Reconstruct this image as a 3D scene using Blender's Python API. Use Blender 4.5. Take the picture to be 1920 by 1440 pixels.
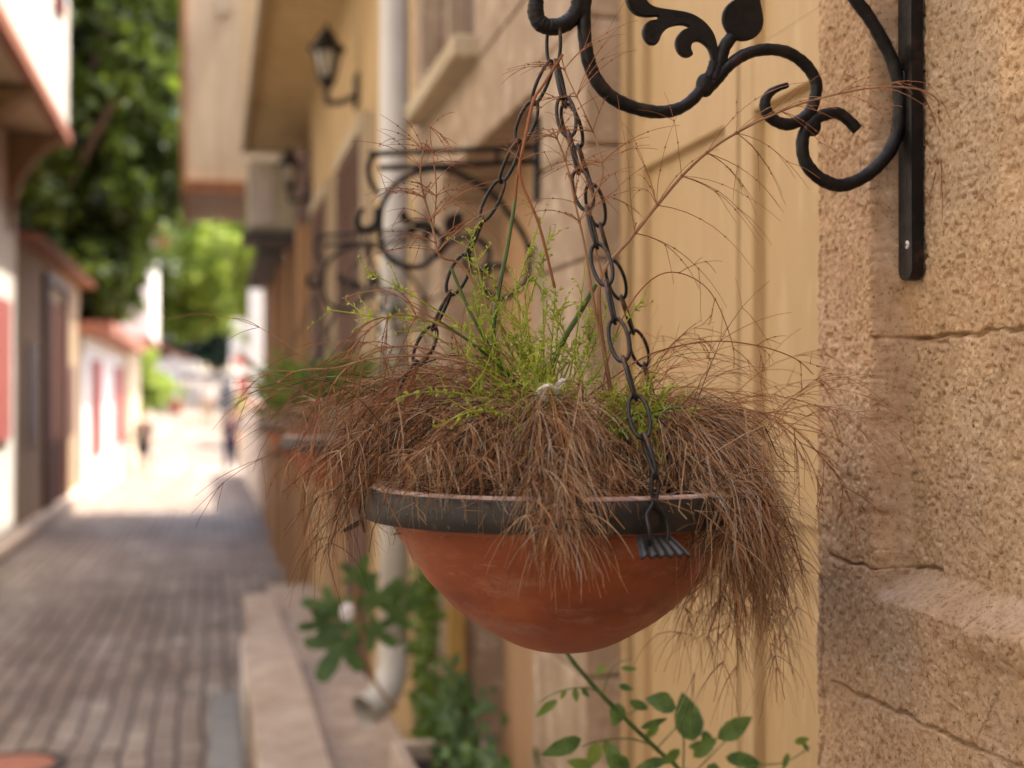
import bpy, math, random
import numpy as np
from mathutils import Vector, Matrix
R = math.radians
C = bpy.context.scene
for o in list(bpy.data.objects): bpy.data.objects.remove(o)
COL = C.collection

# ------------------------------------------------------------------ camera, world, sun, exposure
YAW, PITCH, FPX, EYE = R(11.86), math.atan(20/2667), 2666.7, 1.6
cam_d = bpy.data.cameras.new('camera'); cam = bpy.data.objects.new('camera', cam_d); COL.objects.link(cam)
cam.location = (0, 0, EYE); cam.rotation_euler = (R(90)+PITCH, 0, -YAW)
cam_d.lens = 50; cam_d.sensor_width = 36; cam_d.clip_start = .05; cam_d.clip_end = 3000
cam_d.dof.use_dof = True; cam_d.dof.focus_distance = 1.47; cam_d.dof.aperture_fstop = 3.4
C.camera = cam
SUN_EL, SUN_AZ = R(68), R(-4)            # azimuth measured from +X towards +Y
w = bpy.data.worlds.new('World'); C.world = w; w.use_nodes = True
nt = w.node_tree; bg = nt.nodes['Background']
sky = nt.nodes.new('ShaderNodeTexSky'); sky.sky_type = 'NISHITA'; sky.sun_disc = False
sky.sun_elevation = SUN_EL; sky.sun_rotation = R(90)-SUN_AZ
sky.air_density = 0.75; sky.dust_density = 4.0; sky.ozone_density = 0.3
nt.links.new(sky.outputs[0], bg.inputs[0]); bg.inputs[1].default_value = 0.13
sl = bpy.data.lights.new('sun', 'SUN'); sl.energy = 2.3; sl.angle = R(.5); sl.color = (1, .93, .82)
so = bpy.data.objects.new('sun', sl); COL.objects.link(so)
sd = Vector((math.cos(SUN_EL)*math.cos(SUN_AZ), math.cos(SUN_EL)*math.sin(SUN_AZ), math.sin(SUN_EL)))
so.rotation_euler = sd.to_track_quat('Z', 'Y').to_euler(); so.location = (8, 5, 20)
vs = C.view_settings; vs.view_transform = 'Standard'; vs.look = 'None'; vs.gamma = 1; vs.exposure = 2.7
C.cycles.max_bounces = 10; C.cycles.diffuse_bounces = 4; C.cycles.transparent_max_bounces = 8
C.cycles.sample_clamp_indirect = 8
try: C.cycles.use_denoising = True
except Exception: pass

# ------------------------------------------------------------------ helpers
fwd = Vector((math.sin(YAW)*math.cos(PITCH), math.cos(YAW)*math.cos(PITCH), math.sin(PITCH)))
rgt = Vector((math.cos(YAW), -math.sin(YAW), 0)); upv = rgt.cross(fwd)
def ray(px, py): return fwd + rgt*((px-960)/FPX) + upv*((720-py)/FPX)
def P(px, py, Y=1.48):                   # world point at depth Y along the street
    r = ray(px, py); return Vector((0, 0, EYE)) + r*(Y/r.y)
def PX(px, py, X=.78):                   # world point on the plane X = const
    r = ray(px, py); return Vector((0, 0, EYE)) + r*(X/r.x)
def yx(px, X=.78): return PX(px, 740, X).y
def ground(y):
    if y < 42: return -.015*y
    if y < 85: return -.63+.078*(y-42)
    return 2.72+.03*(y-85)

class MB:
    def __init__(s): s.v = []; s.f = []; s.m = []; s.mi = 0
    def add(s, vs, fs):
        k = len(s.v); s.v += [tuple(p) for p in vs]
        s.f += [tuple(i+k for i in f) for f in fs]; s.m += [s.mi]*len(fs); return s
    def box(s, x0, x1, y0, y1, z0, z1, b=0):
        if b <= 0:
            return s.add([(x0,y0,z0),(x1,y0,z0),(x1,y1,z0),(x0,y1,z0),(x0,y0,z1),(x1,y0,z1),(x1,y1,z1),(x0,y1,z1)],
                         [(0,3,2,1),(4,5,6,7),(0,1,5,4),(1,2,6,5),(2,3,7,6),(3,0,4,7)])
        vs = []; 
        for z, i in ((z0, b), (z0+b, 0), (z1-b, 0), (z1, b)):
            for (x, y) in ((x0+i+b*(i==0),y0+i),(x1-i-b*(i==0),y0+i),(x1-i,y0+i+b*(i==0)),(x1-i,y1-i-b*(i==0)),(x1-i-b*(i==0),y1-i),(x0+i+b*(i==0),y1-i),(x0+i,y1-i-b*(i==0)),(x0+i,y0+i+b*(i==0))):
                vs.append((x, y, z))
        fs = [tuple(range(7,-1,-1)), tuple(range(24,32))]
        for k in range(3):
            for j in range(8):
                a = k*8+j; c = k*8+(j+1)%8; fs.append((a, c, c+8, a+8))
        return s.add(vs, fs)
    def prism(s, poly, off):             # poly: list of 3D points, extruded by off
        n = len(poly); o = Vector(off); vs = [Vector(p) for p in poly]; vs += [p+o for p in vs]
        return s.add(vs, [tuple(range(n-1,-1,-1)), tuple(range(n, 2*n))]+[(i,(i+1)%n,(i+1)%n+n,i+n) for i in range(n)])
    def tube(s, pts, r, n=8, closed=False, cap=True):
        pts = [Vector(p) for p in pts]; m = len(pts)
        rs = r if isinstance(r, (list, tuple)) else [r]*m
        T = []
        for i in range(m):
            a = pts[i-1] if (i or closed) else pts[0]; b = pts[(i+1) % m] if (i < m-1 or closed) else pts[-1]
            t = b-a; T.append(t.normalized() if t.length > 1e-9 else Vector((0,0,1)))
        u = T[0].orthogonal().normalized(); vs = []
        for i in range(m):
            u = u - T[i]*u.dot(T[i])
            u = u.normalized() if u.length > 1e-6 else T[i].orthogonal().normalized()
            w_ = T[i].cross(u)
            for j in range(n):
                a = 2*math.pi*j/n; vs.append(pts[i]+(u*math.cos(a)+w_*math.sin(a))*rs[i])
        fs = []
        for i in range(m if closed else m-1):
            for j in range(n):
                a = i*n+j; b = i*n+(j+1) % n; c = ((i+1) % m)*n; fs.append((a, b, c+(j+1) % n, c+j))
        if cap and not closed: fs += [tuple(range(n-1,-1,-1)), tuple(range((m-1)*n, m*n))]
        return s.add(vs, fs)
    def lathe(s, prof, cx, cy, n=48, jit=0, rnd=None):
        vs = []; fs = []
        for (r_, z) in prof:
            for j in range(n):
                a = 2*math.pi*j/n; vs.append((cx+r_*math.cos(a), cy+r_*math.sin(a), z))
        for i in range(len(prof)-1):
            for j in range(n):
                a = i*n+j; b = i*n+(j+1) % n; fs.append((a, b, b+n, a+n))
        return s.add(vs, fs)
    def ball(s, c, rx, ry, rz, n=12, m=8):
        vs = []; fs = []
        for i in range(m+1):
            t = math.pi*i/m
            for j in range(n):
                a = 2*math.pi*j/n; vs.append((c[0]+rx*math.sin(t)*math.cos(a), c[1]+ry*math.sin(t)*math.sin(a), c[2]+rz*math.cos(t)))
        for i in range(m):
            for j in range(n):
                a = i*n+j; b = i*n+(j+1) % n; fs.append((a+n, b+n, b, a))
        return s.add(vs, fs)
    def build(s, name, mat, parent=None, smooth=False):
        me = bpy.data.meshes.new(name); off = Vector(parent.get('_w', (0,0,0))) if parent else Vector((0,0,0))
        V = np.array(s.v, dtype=float)-np.array(off); me.from_pydata(V.tolist(), [], s.f); me.update()
        for m_ in (mat if isinstance(mat, (list, tuple)) else [mat]): me.materials.append(m_)
        if isinstance(mat, (list, tuple)): me.polygons.foreach_set('material_index', s.m)
        if smooth: me.polygons.foreach_set('use_smooth', [True]*len(me.polygons))
        o = bpy.data.objects.new(name, me); COL.objects.link(o)
        if parent: o.parent = parent; o['_w'] = tuple(off)
        return o
def tag(o, label=None, cat=None, group=None, kind=None):
    for k, v in (('label', label), ('category', cat), ('group', group), ('kind', kind)):
        if v: o[k] = v
    return o
def thing(name, label, cat, loc, group=None):
    o = bpy.data.objects.new(name, None); COL.objects.link(o); o.location = loc; o['_w'] = tuple(loc)
    o.empty_display_size = .1
    return tag(o, label, cat, group)
def subempty(name, parent):
    o = bpy.data.objects.new(name, None); COL.objects.link(o); o.parent = parent; o['_w'] = parent['_w']; return o
def copy_tree(o, parent=None):
    c = o.copy(); COL.objects.link(c); c.parent = parent
    for ch in [x for x in o.children]: copy_tree(ch, c)
    return c
def struct(name, mb, m): return tag(mb.build(name, m), kind='structure')

# ---- smooth curves through points (Catmull-Rom)
def spline(pts, n=6, closed=False):
    pts = [Vector(p) for p in pts]; m = len(pts); out = []
    for i in range(m if closed else m-1):
        if closed: a, b, c, d = pts[i-1], pts[i], pts[(i+1) % m], pts[(i+2) % m]
        else: a, b, c, d = pts[max(i-1,0)], pts[i], pts[i+1], pts[min(i+2, m-1)]
        for k in range(n):
            t = k/n
            out.append(.5*((2*b)+(c-a)*t+(2*a-5*b+4*c-d)*t*t+(3*b-a-3*c+d)*t*t*t))
    if not closed: out.append(pts[-1])
    return out

# ---- numpy value noise
def vnoise(p, seed=0):
    i = np.floor(p).astype(np.int64); f = p-i; f = f*f*(3-2*f); out = 0
    def h(a, b, c):
        n = (a*374761393+b*668265263+c*2147483647+seed*974711) & 0x7fffffff
        n = ((n ^ (n >> 13))*1274126177) & 0x7fffffff
        return ((n ^ (n >> 16)) & 0xffff)/65535.
    for dx in (0,1):
        for dy in (0,1):
            for dz in (0,1):
                out = out + h(i[:,0]+dx, i[:,1]+dy, i[:,2]+dz)*(f[:,0] if dx else 1-f[:,0])*(f[:,1] if dy else 1-f[:,1])*(f[:,2] if dz else 1-f[:,2])
    return out

# ------------------------------------------------------------------ materials
def newmat(name):
    m = bpy.data.materials.new(name); m.use_nodes = True; n = m.node_tree
    return m, n, n.nodes['Principled BSDF']
def noise(n, scale, detail=4, rough=.6, vec=None, stretch=None, co='Object'):
    t = n.nodes.new('ShaderNodeTexNoise'); t.inputs['Scale'].default_value = scale
    t.inputs['Detail'].default_value = detail; t.inputs['Roughness'].default_value = rough
    tc = n.nodes.new('ShaderNodeTexCoord'); src = tc.outputs[co]
    if stretch:
        mp = n.nodes.new('ShaderNodeMapping'); mp.inputs['Scale'].default_value = stretch
        n.links.new(src, mp.inputs[0]); src = mp.outputs[0]
    n.links.new(src, t.inputs['Vector']); return t.outputs['Fac']
def ramp(n, fac, stops):
    r = n.nodes.new('ShaderNodeValToRGB'); e = r.color_ramp.elements
    while len(e) < len(stops): e.new(.5)
    for k, (p, c) in enumerate(stops): e[k].position = p; e[k].color = (*c, 1)
    n.links.new(fac, r.inputs[0]); return r.outputs[0]
def mix(n, fac, a, b, mode='MIX'):
    x = n.nodes.new('ShaderNodeMix'); x.data_type = 'RGBA'; x.blend_type = mode
    if isinstance(fac, float): x.inputs[0].default_value = fac
    else: n.links.new(fac, x.inputs[0])
    for k, v in ((6, a), (7, b)):
        if isinstance(v, tuple): x.inputs[k].default_value = (*v, 1)
        else: n.links.new(v, x.inputs[k])
    return x.outputs[2]
def bump(n, b, fac, strength, dist):
    bn = n.nodes.new('ShaderNodeBump'); bn.inputs['Strength'].default_value = strength; bn.inputs['Distance'].default_value = dist
    n.links.new(fac, bn.inputs['Height'])
    if b.inputs['Normal'].links: n.links.new(b.inputs['Normal'].links[0].from_socket, bn.inputs['Normal'])
    n.links.new(bn.outputs[0], b.inputs['Normal'])
STREAK = ('pink_stone','tan_plaster','ochre_plaster','soffit_plaster','beige_plaster','cream_trim','white_plaster','left_plaster','whitewash','painted_downpipe','worn_stone_step')
def pm(name, c1, c2=None, scale=6, rough=.8, bs=0, bd=.002, bscale=60, spec=.3, metal=0, stretch=None, c3=None, s3=40):
    m, n, b = newmat(name); c2 = c2 or tuple(x*.75 for x in c1)
    col = ramp(n, noise(n, scale, 5, .65, stretch=stretch), [(.32, c2), (.68, c1)])
    if c3: col = mix(n, ramp(n, noise(n, s3, 4, .7, stretch=stretch), [(.52, (0,0,0)), (.68, (1,1,1))]), col, c3)
    if name in STREAK:
        col = mix(n, 1.0, col, ramp(n, noise(n, 2.2, 6, .7, stretch=(3.5,3.5,.45)), [(.34, (.80,.75,.69)), (.55, (1,1,1)), (.75, (1.04,1.03,1.02))]), 'MULTIPLY')
    n.links.new(col, b.inputs['Base Color']); b.inputs['Roughness'].default_value = rough
    b.inputs['Specular IOR Level'].default_value = spec; b.inputs['Metallic'].default_value = metal
    if bs: bump(n, b, noise(n, bscale, 4, .65, stretch=stretch), bs, bd)
    return m
M = {}
M['black'] = pm('black_cloth', (.012,.012,.014), None, 8, .9)
# near sandstone
m, n, b = newmat('sandstone')
base = ramp(n, noise(n, 5, 4, .6), [(.3, (.41,.28,.17)), (.5, (.49,.35,.225)), (.72, (.55,.42,.30))])
grain = ramp(n, noise(n, 95, 3, .7), [(.30, (.60,.51,.44)), (.44, (.93,.90,.87)), (.62, (1.06,1.06,1.06)), (.74, (1.35,1.38,1.42))])
c = mix(n, 1.0, base, grain, 'MULTIPLY')
pits = ramp(n, noise(n, 240, 2, .6), [(.31, (.30,.22,.17)), (.39, (1,1,1))])
c = mix(n, .8, c, pits, 'MULTIPLY')
rust = ramp(n, noise(n, 9, 6, .75), [(.62, (0,0,0)), (.75, (.5,.5,.5))])
gp = ramp(n, noise(n, 2.6, 5, .6), [(.5, (0,0,0)), (.68, (.55,.55,.55))]); c = mix(n, gp, c, mix(n, 1.0, grain, (.33,.28,.23), 'MULTIPLY'))
c = mix(n, rust, c, (.40,.19,.09))
at = n.nodes.new('ShaderNodeAttribute'); at.attribute_name = 'tint'; c = mix(n, 1.0, c, at.outputs['Color'], 'MULTIPLY')
n.links.new(c, b.inputs['Base Color']); b.inputs['Roughness'].default_value = .92; b.inputs['Specular IOR Level'].default_value = .15
bump(n, b, noise(n, 420, 3, .7), .6, .0014); bump(n, b, noise(n, 170, 4, .7), .6, .0028)
M['sandstone'] = m
M['pinkstone'] = pm('pink_stone', (.42,.32,.23), (.30,.22,.15), 5, .9, .6, .006, 30, c3=(.56,.45,.35), s3=9)
M['tanwall'] = pm('tan_plaster', (.44,.285,.165), (.36,.22,.12), 3, .9, .3, .004, 20)
M['ochre'] = pm('ochre_plaster', (.54,.39,.205), (.45,.315,.16), 1.6, .9, .2, .004, 14)
M['soffit'] = pm('soffit_plaster', (.60,.46,.25), (.52,.39,.20), 1.2, .9)
M['beige'] = pm('beige_plaster', (.64,.52,.355), (.57,.45,.295), 1.3, .9)
M['cream'] = pm('cream_trim', (.50,.41,.28), (.42,.34,.23), 4, .8)
M['white'] = pm('white_plaster', (.72,.69,.64), (.60,.57,.52), 1.2, .9)
M['greywhite'] = pm('weathered_white_boards', (.50,.43,.36), (.38,.31,.25), 3, .9, stretch=(8,1,1))
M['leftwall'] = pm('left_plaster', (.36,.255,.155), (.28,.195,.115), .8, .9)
M['whitewash'] = pm('whitewash', (.72,.70,.64), (.62,.58,.52), 1.2, .9)
M['redpaint'] = pm('red_paint', (.36,.095,.075), (.28,.07,.055), 5, .6)
M['pinktrim'] = pm('terracotta_trim', (.36,.15,.09), (.28,.11,.07), 5, .7)
M['browndoor'] = pm('dark_brown_wood', (.075,.028,.015), (.04,.015,.009), 6, .9, spec=.1, stretch=(1,1,.1))
M['shutter'] = pm('brown_shutter', (.13,.055,.03), (.07,.03,.018), 8, .6, stretch=(1,1,.1))
M['plank'] = pm('warm_wood_plank', (.42,.25,.125), (.25,.13,.06), 9, .65, .3, .003, 40, stretch=(3,3,.15))
M['brownwood'] = pm('brown_wood_beam', (.33,.15,.06), (.25,.10,.04), 6, .7, stretch=(1,1,.2))
M['doorpaint'] = pm('cream_yellow_door_paint', (.47,.325,.165), (.42,.285,.140), 3, .5, .12, .002, 60, .35, stretch=(2,2,.25), c3=(.50,.36,.20), s3=18)
M['yellowwood'] = pm('yellow_frame', (.42,.27,.08), (.33,.20,.06), 5, .6)
M['greyshut'] = pm('grey_brown_shutter', (.20,.14,.11), (.12,.08,.065), 6, .7, stretch=(1,1,.15))
M['pipe'] = pm('painted_downpipe', (.62,.60,.56), (.54,.52,.47), 3, .45, spec=.5)
M['glass'] = pm('window_dark_glass', (.05,.055,.06), (.03,.03,.035), 3, .1, spec=.6)
M['stonestep'] = pm('worn_stone_step', (.47,.385,.31), (.34,.265,.21), 3, .75, .3, .004, 25, c3=(.50,.42,.35), s3=7)
M['kerb'] = pm('pale_kerb_stone', (.25,.245,.235), (.19,.185,.175), 4, .8)
M['tile'] = pm('roof_tile', (.36,.16,.09), (.22,.10,.06), 8, .85)
M['soil'] = pm('dark_soil', (.045,.028,.018), (.015,.010,.008), 60, .95, .8, .01, 90)
M['earth'] = pm('bare_earth', (.22,.17,.11), (.14,.11,.07), .2, .95)
M['lampglass'] = pm('frosted_lamp_glass', (.42,.38,.31), (.30,.27,.21), 8, .25, spec=.5)
M['ac'] = pm('aged_appliance_casing', (.42,.37,.27), (.30,.26,.18), 4, .6)
M['dark'] = pm('dark_metal_grille', (.06,.055,.05), None, 5, .6)
M['bark'] = pm('tree_bark', (.12,.08,.05), (.06,.04,.025), 12, .9)
# wrought iron
m, n, b = newmat('wrought_iron')
c = ramp(n, noise(n, 22, 4, .7), [(.35, (.004,.0038,.004)), (.58, (.009,.008,.008)), (.70, (.045,.019,.010))])
n.links.new(c, b.inputs['Base Color'])
n.links.new(ramp(n, noise(n, 60, 3), [(.3,(.32,.32,.32)),(.7,(.6,.6,.6))]), b.inputs['Roughness'])
b.inputs['Metallic'].default_value = 0; b.inputs['Specular IOR Level'].default_value = .27
bump(n, b, noise(n, 160, 3, .6), .45, .0014); bump(n, b, noise(n, 45, 2, .5), .5, .004); M['iron'] = m
m, n, b = newmat('chain_steel')
c = ramp(n, noise(n, 45, 4, .7), [(.40, (.005,.006,.008)), (.56, (.010,.010,.011)), (.68, (.10,.036,.014))])
n.links.new(c, b.inputs['Base Color']); b.inputs['Roughness'].default_value = .36; b.inputs['Specular IOR Level'].default_value = .45; M['chain'] = m
# iron band of the bowl
m, n, b = newmat('band_iron')
c = ramp(n, noise(n, 7, 6, .7, stretch=(1,1,2)), [(.33, (.012,.012,.014)), (.58, (.024,.021,.018)), (.72, (.055,.042,.028))])
sp = ramp(n, noise(n, 230, 2, .5), [(.70, (0,0,0)), (.74, (1,1,1))])
c = mix(n, sp, c, (.16,.12,.08)); wr = ramp(n, noise(n, 34, 7, .8, stretch=(1,1,1.6)), [(.57, (0,0,0)), (.68, (.7,.7,.7))]); c = mix(n, wr, c, (.085,.060,.038))
n.links.new(c, b.inputs['Base Color']); b.inputs['Roughness'].default_value = .42; b.inputs['Metallic'].default_value = .2
bump(n, b, noise(n, 90, 4, .6), .25, .0015); M['band'] = m
# terracotta
m, n, b = newmat('terracotta')
c = ramp(n, noise(n, 6, 5, .6, stretch=(1,1,1.6)), [(.3, (.17,.042,.019)), (.5, (.29,.078,.029)), (.72, (.42,.14,.052))])
bloom = ramp(n, noise(n, 11, 7, .78, stretch=(1,1,2.2)), [(.50, (0,0,0)), (.74, (.8,.8,.8))])
c = mix(n, bloom, c, (.36,.20,.15)); lime = ramp(n, noise(n, 38, 8, .8, stretch=(1,1,1.5)), [(.60, (0,0,0)), (.72, (.75,.75,.75))]); lm = mix(n, 1.0, lime, ramp(n, noise(n, 5, 2), [(.45,(0,0,0)),(.6,(1,1,1))]), 'MULTIPLY'); c = mix(n, lm, c, (.46,.32,.26))
scr = ramp(n, noise(n, 26, 3, .5, stretch=(.5,.5,6)), [(.68, (0,0,0)), (.74, (.35,.35,.35))])
c = mix(n, scr, c, (.44,.25,.17)); runs = ramp(n, noise(n, 9, 5, .7, stretch=(3,3,.35)), [(.58, (0,0,0)), (.70, (.45,.45,.45))]); c = mix(n, runs, c, (.14,.05,.028))
dk = ramp(n, noise(n, 16, 6, .7), [(.70, (0,0,0)), (.78, (.7,.7,.7))])
c = mix(n, dk, c, (.06,.02,.012))
n.links.new(c, b.inputs['Base Color']); b.inputs['Roughness'].default_value = .55; b.inputs['Specular IOR Level'].default_value = .35
bump(n, b, noise(n, 60, 5, .7, stretch=(.4,.4,2)), .25, .0012); M['terra'] = m
M['terra_rim'] = pm('chalky_clay_lip', (.58,.42,.36), (.40,.25,.20), 30, .85, .4, .001, 120)
# straw
def strawmat(name, c1, c2, sc=25):
    m = pm(name, c1, c2, sc, .75, spec=.25); return m
M['straw1'] = strawmat('straw_rust', (.38,.185,.078), (.22,.098,.042))
M['straw2'] = strawmat('straw_tan', (.47,.32,.19), (.32,.20,.11))
M['straw3'] = strawmat('straw_dark', (.07,.036,.02), (.028,.015,.009))
M['straw4'] = strawmat('straw_grey', (.45,.37,.29), (.30,.235,.175))
M['stick'] = strawmat('dry_stem', (.36,.22,.13), (.24,.12,.06), 14)
M['rusttip'] = strawmat('rust_stem', (.30,.12,.05), (.20,.075,.03), 14)
def leafmat(name, c1, c2, sc=8, tr=.35, rough=.5):
    m, n, b = newmat(name)
    col = ramp(n, noise(n, sc, 3), [(.35, c2), (.65, c1)])
    n.links.new(col, b.inputs['Base Color']); b.inputs['Roughness'].default_value = rough
    t = n.nodes.new('ShaderNodeBsdfTranslucent'); mx = n.nodes.new('ShaderNodeMixShader')
    mx.inputs[0].default_value = tr
    hs = n.nodes.new('ShaderNodeHueSaturation'); hs.inputs['Value'].default_value = 1.6; hs.inputs['Hue'].default_value = .485
    n.links.new(col, hs.inputs['Color']); n.links.new(hs.outputs[0], t.inputs[0])
    out = n.nodes['Material Output']
    n.links.new(b.outputs[0], mx.inputs[1]); n.links.new(t.outputs[0], mx.inputs[2]); n.links.new(mx.outputs[0], out.inputs[0])
    return m
M['shoot'] = leafmat('fresh_green_shoot', (.40,.47,.055), (.22,.30,.035), 30, .3)
M['shootd'] = leafmat('deep_green_stem', (.10,.17,.035), (.05,.09,.02), 30, .1)
M['rose'] = leafmat('rose_leaf', (.12,.21,.055), (.045,.11,.035), 45, .3)
M['roselight'] = leafmat('young_rose_leaf', (.17,.25,.05), (.10,.18,.04), 25, .35)
M['fig'] = leafmat('fig_leaf', (.085,.165,.045), (.045,.10,.03), 12, .3)
M['fern'] = leafmat('fern_green', (.14,.22,.035), (.07,.13,.02), 12, .35)
M['foliage'] = leafmat('tree_foliage', (.085,.13,.012), (.018,.032,.004), 1.0, .5)
M['foliage2'] = leafmat('bright_tree_foliage', (.30,.38,.07), (.17,.24,.035), 2, .5)
M['foliage3'] = leafmat('blue_green_foliage', (.05,.10,.06), (.03,.06,.04), 2, .3)
M['petal'] = leafmat('white_petal', (.80,.78,.78), (.65,.63,.66), 40, .3)
# paving
m, n, b = newmat('street_paving')
tc = n.nodes.new('ShaderNodeTexCoord'); sx = n.nodes.new('ShaderNodeSeparateXYZ'); cx = n.nodes.new('ShaderNodeCombineXYZ')
n.links.new(tc.outputs['Object'], sx.inputs[0]); n.links.new(sx.outputs[1], cx.inputs[0]); n.links.new(sx.outputs[0], cx.inputs[1])
wn = n.nodes.new('ShaderNodeTexNoise'); wn.inputs['Scale'].default_value = 1.2
mpp = n.nodes.new('ShaderNodeVectorMath'); mpp.operation = 'MULTIPLY_ADD'; mpp.inputs[1].default_value = (.16,.10,0)
n.links.new(tc.outputs['Object'], wn.inputs['Vector']); n.links.new(wn.outputs['Color'], mpp.inputs[0]); n.links.new(cx.outputs[0], mpp.inputs[2])
br = n.nodes.new('ShaderNodeTexBrick'); n.links.new(mpp.outputs[0], br.inputs['Vector'])
br.inputs['Color1'].default_value = (.335,.29,.24,1); br.inputs['Color2'].default_value = (.20,.167,.137,1); br.inputs['Mortar'].default_value = (.055,.044,.034,1)
br.inputs['Scale'].default_value = 1; br.inputs['Brick Width'].default_value = .27; br.inputs['Row Height'].default_value = .125
br.inputs['Mortar Size'].default_value = .012; br.inputs['Mortar Smooth'].default_value = .25
blot = ramp(n, noise(n, .9, 5, .6), [(.35, (.66,.56,.50)), (.65, (1.12,1.12,1.14))])
c = mix(n, 1.0, br.outputs['Color'], blot, 'MULTIPLY'); st_ = ramp(n, noise(n, 1.0, 4, .6, stretch=(3.0,.4,1)), [(.38, (.78,.72,.68)), (.60, (1.06,1.06,1.06))]); c = mix(n, 1.0, c, st_, 'MULTIPLY')
n.links.new(c, b.inputs['Base Color'])
b.inputs['Roughness'].default_value = .62; b.inputs['Specular IOR Level'].default_value = .45
inv = n.nodes.new('ShaderNodeMath'); inv.operation = 'SUBTRACT'; inv.inputs[0].default_value = 1; n.links.new(br.outputs['Fac'], inv.inputs[1])
bump(n, b, noise(n, 14, 3), .3, .01); bump(n, b, inv.outputs[0], .8, .012); M['paving'] = m

# ------------------------------------------------------------------ ground and street
g = MB(); xs = [-400,-60,-12,-3,0,3,12,60,400]; ys = [-60,-10,0,10,20,30,42,50,60,70,85,100,140,200,400]
g.add([(x, y, ground(y)-.02) for y in ys for x in xs], [(j*9+i, j*9+i+1, (j+1)*9+i+1, (j+1)*9+i) for j in range(len(ys)-1) for i in range(8)])
struct('ground', g, M['earth'])
s = MB(); ys = list(range(-8, 43, 2))+list(range(44, 101, 2))
s.add([(x, y, ground(y)) for y in ys for x in (-2.6, 1.2)], [(2*j, 2*j+1, 2*j+3, 2*j+2) for j in range(len(ys)-1)])
struct('street', s, M['paving'])
# raised stone pavement strip along the right-hand houses
s = MB(); y = 2.2; rnd = random.Random(5)
while y < 10.6:
    l = rnd.uniform(.7, 1.1); s.box(.42+rnd.uniform(-.006,.006), .779, y, y+l-.012, ground(y)-.05, .27+ground(y)+rnd.uniform(-.004,.004), .012); y += l
struct('pavement', s, M['stonestep'])
s = MB(); y = 4.4
while y < 8.0:
    s.box(-.015, .135, y, y+.30-.01, ground(y)-.05, ground(y)+.018, .006); y += .30
tag(s.build('kerb', M['kerb']), kind='structure')
mc = thing('manhole_cover', 'round reddish iron manhole cover set in the paving at the lower left edge', 'manhole cover', (-.90, 6.85, ground(6.85)))
s = MB(); s.lathe([(.001,.0145),(.19,.0145),(.195,.002)], -.90, 6.85, 32); s.v = [(a,b_,c_+ground(6.85)+(6.85-b_)*.015) for a,b_,c_ in s.v]
s.build('cover_plate', M['pinktrim'], mc)
s = MB(); s.lathe([(.20,.004),(.205,.02),(.24,.02),(.25,.001)], -.90, 6.85, 32); s.v = [(a,b_,c_+ground(6.85)+(6.85-b_)*.015) for a,b_,c_ in s.v]
s.build('cover_ring', M['dark'], mc)

# ------------------------------------------------------------------ near stone house (right)
H1 = thing('stone_house', 'pinkish stone house with cream yellow double door and rough sandstone corner beside the camera', 'house', (.78, 1.6, 0))
XF, XJ, YR = .78, .735, 1.500
def sm(a, b_, x): t = np.clip((x-a)/(b_-a), 0, 1); return t*t*(3-2*t)
Ys = np.concatenate([np.arange(.2,1.105,.006), np.arange(1.11,1.486,.0016), np.linspace(1.487,1.513,34), np.arange(1.515,1.648,.0016), np.linspace(1.649,1.668,26)])
Zs = np.concatenate([np.arange(0,1.055,.014), np.arange(1.06,1.36,.0016), np.linspace(1.361,1.405,40), np.arange(1.407,2.14,.0016), np.arange(2.15,3.2,.012)])
YY, ZZ = np.meshgrid(Ys, Zs); yf = YY.ravel(); zf = ZZ.ravel()
def fb(fr, seed, k=1.): return vnoise(np.stack([yf*fr, zf*fr*k, zf*0+seed], 1), seed)-.5
wob = fb(9, 1)*.012+fb(30, 2)*.006
jamb = sm(1.493, 1.507, yf+wob)
ledge_z = 1.385+fb(14, 3)*.010
plinth = 1-sm(-.018, .018, zf-ledge_z+ (0))
xw = XF-(XF-XJ)*np.maximum(jamb, plinth)
blk = (1-sm(1.285, 1.297, yf+wob*1.2))*sm(1.33, 1.36, zf+fb(20,9)*.02); xw = xw-blk*.012
end = sm(1.652, 1.668, yf+wob*.6); xw = xw+end*.16 + end*0
rel = fb(5,11)*.005+fb(22,12)*.0016+fb(60,13)*.0012+fb(140,14)*.0016+fb(300,15)*.0022
pit = np.clip(.24-(fb(110,16)+.5),0,1)*.020+np.clip(.27-(fb(210,17)+.5),0,1)*.018
crk = 0
xw = xw+rel+pit
def seg_d(pts, X):
    d = np.full(yf.shape, 9.); q = [PX(px, py, X) for px, py in pts]
    wy = yf+fb(45,21)*.008; wz = zf+fb(45,22)*.008
    for a, c_ in zip(q, q[1:]):
        ay, az, by, bz = a.y, a.z, c_.y, c_.z; L2 = (by-ay)**2+(bz-az)**2
        t = np.clip(((wy-ay)*(by-ay)+(wz-az)*(bz-az))/L2, 0, 1)
        d = np.minimum(d, np.hypot(wy-ay-t*(by-ay), wz-az-t*(bz-az)))
    return d
wv = .6+1.2*np.clip(fb(38,25)+.35,0,1)
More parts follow.
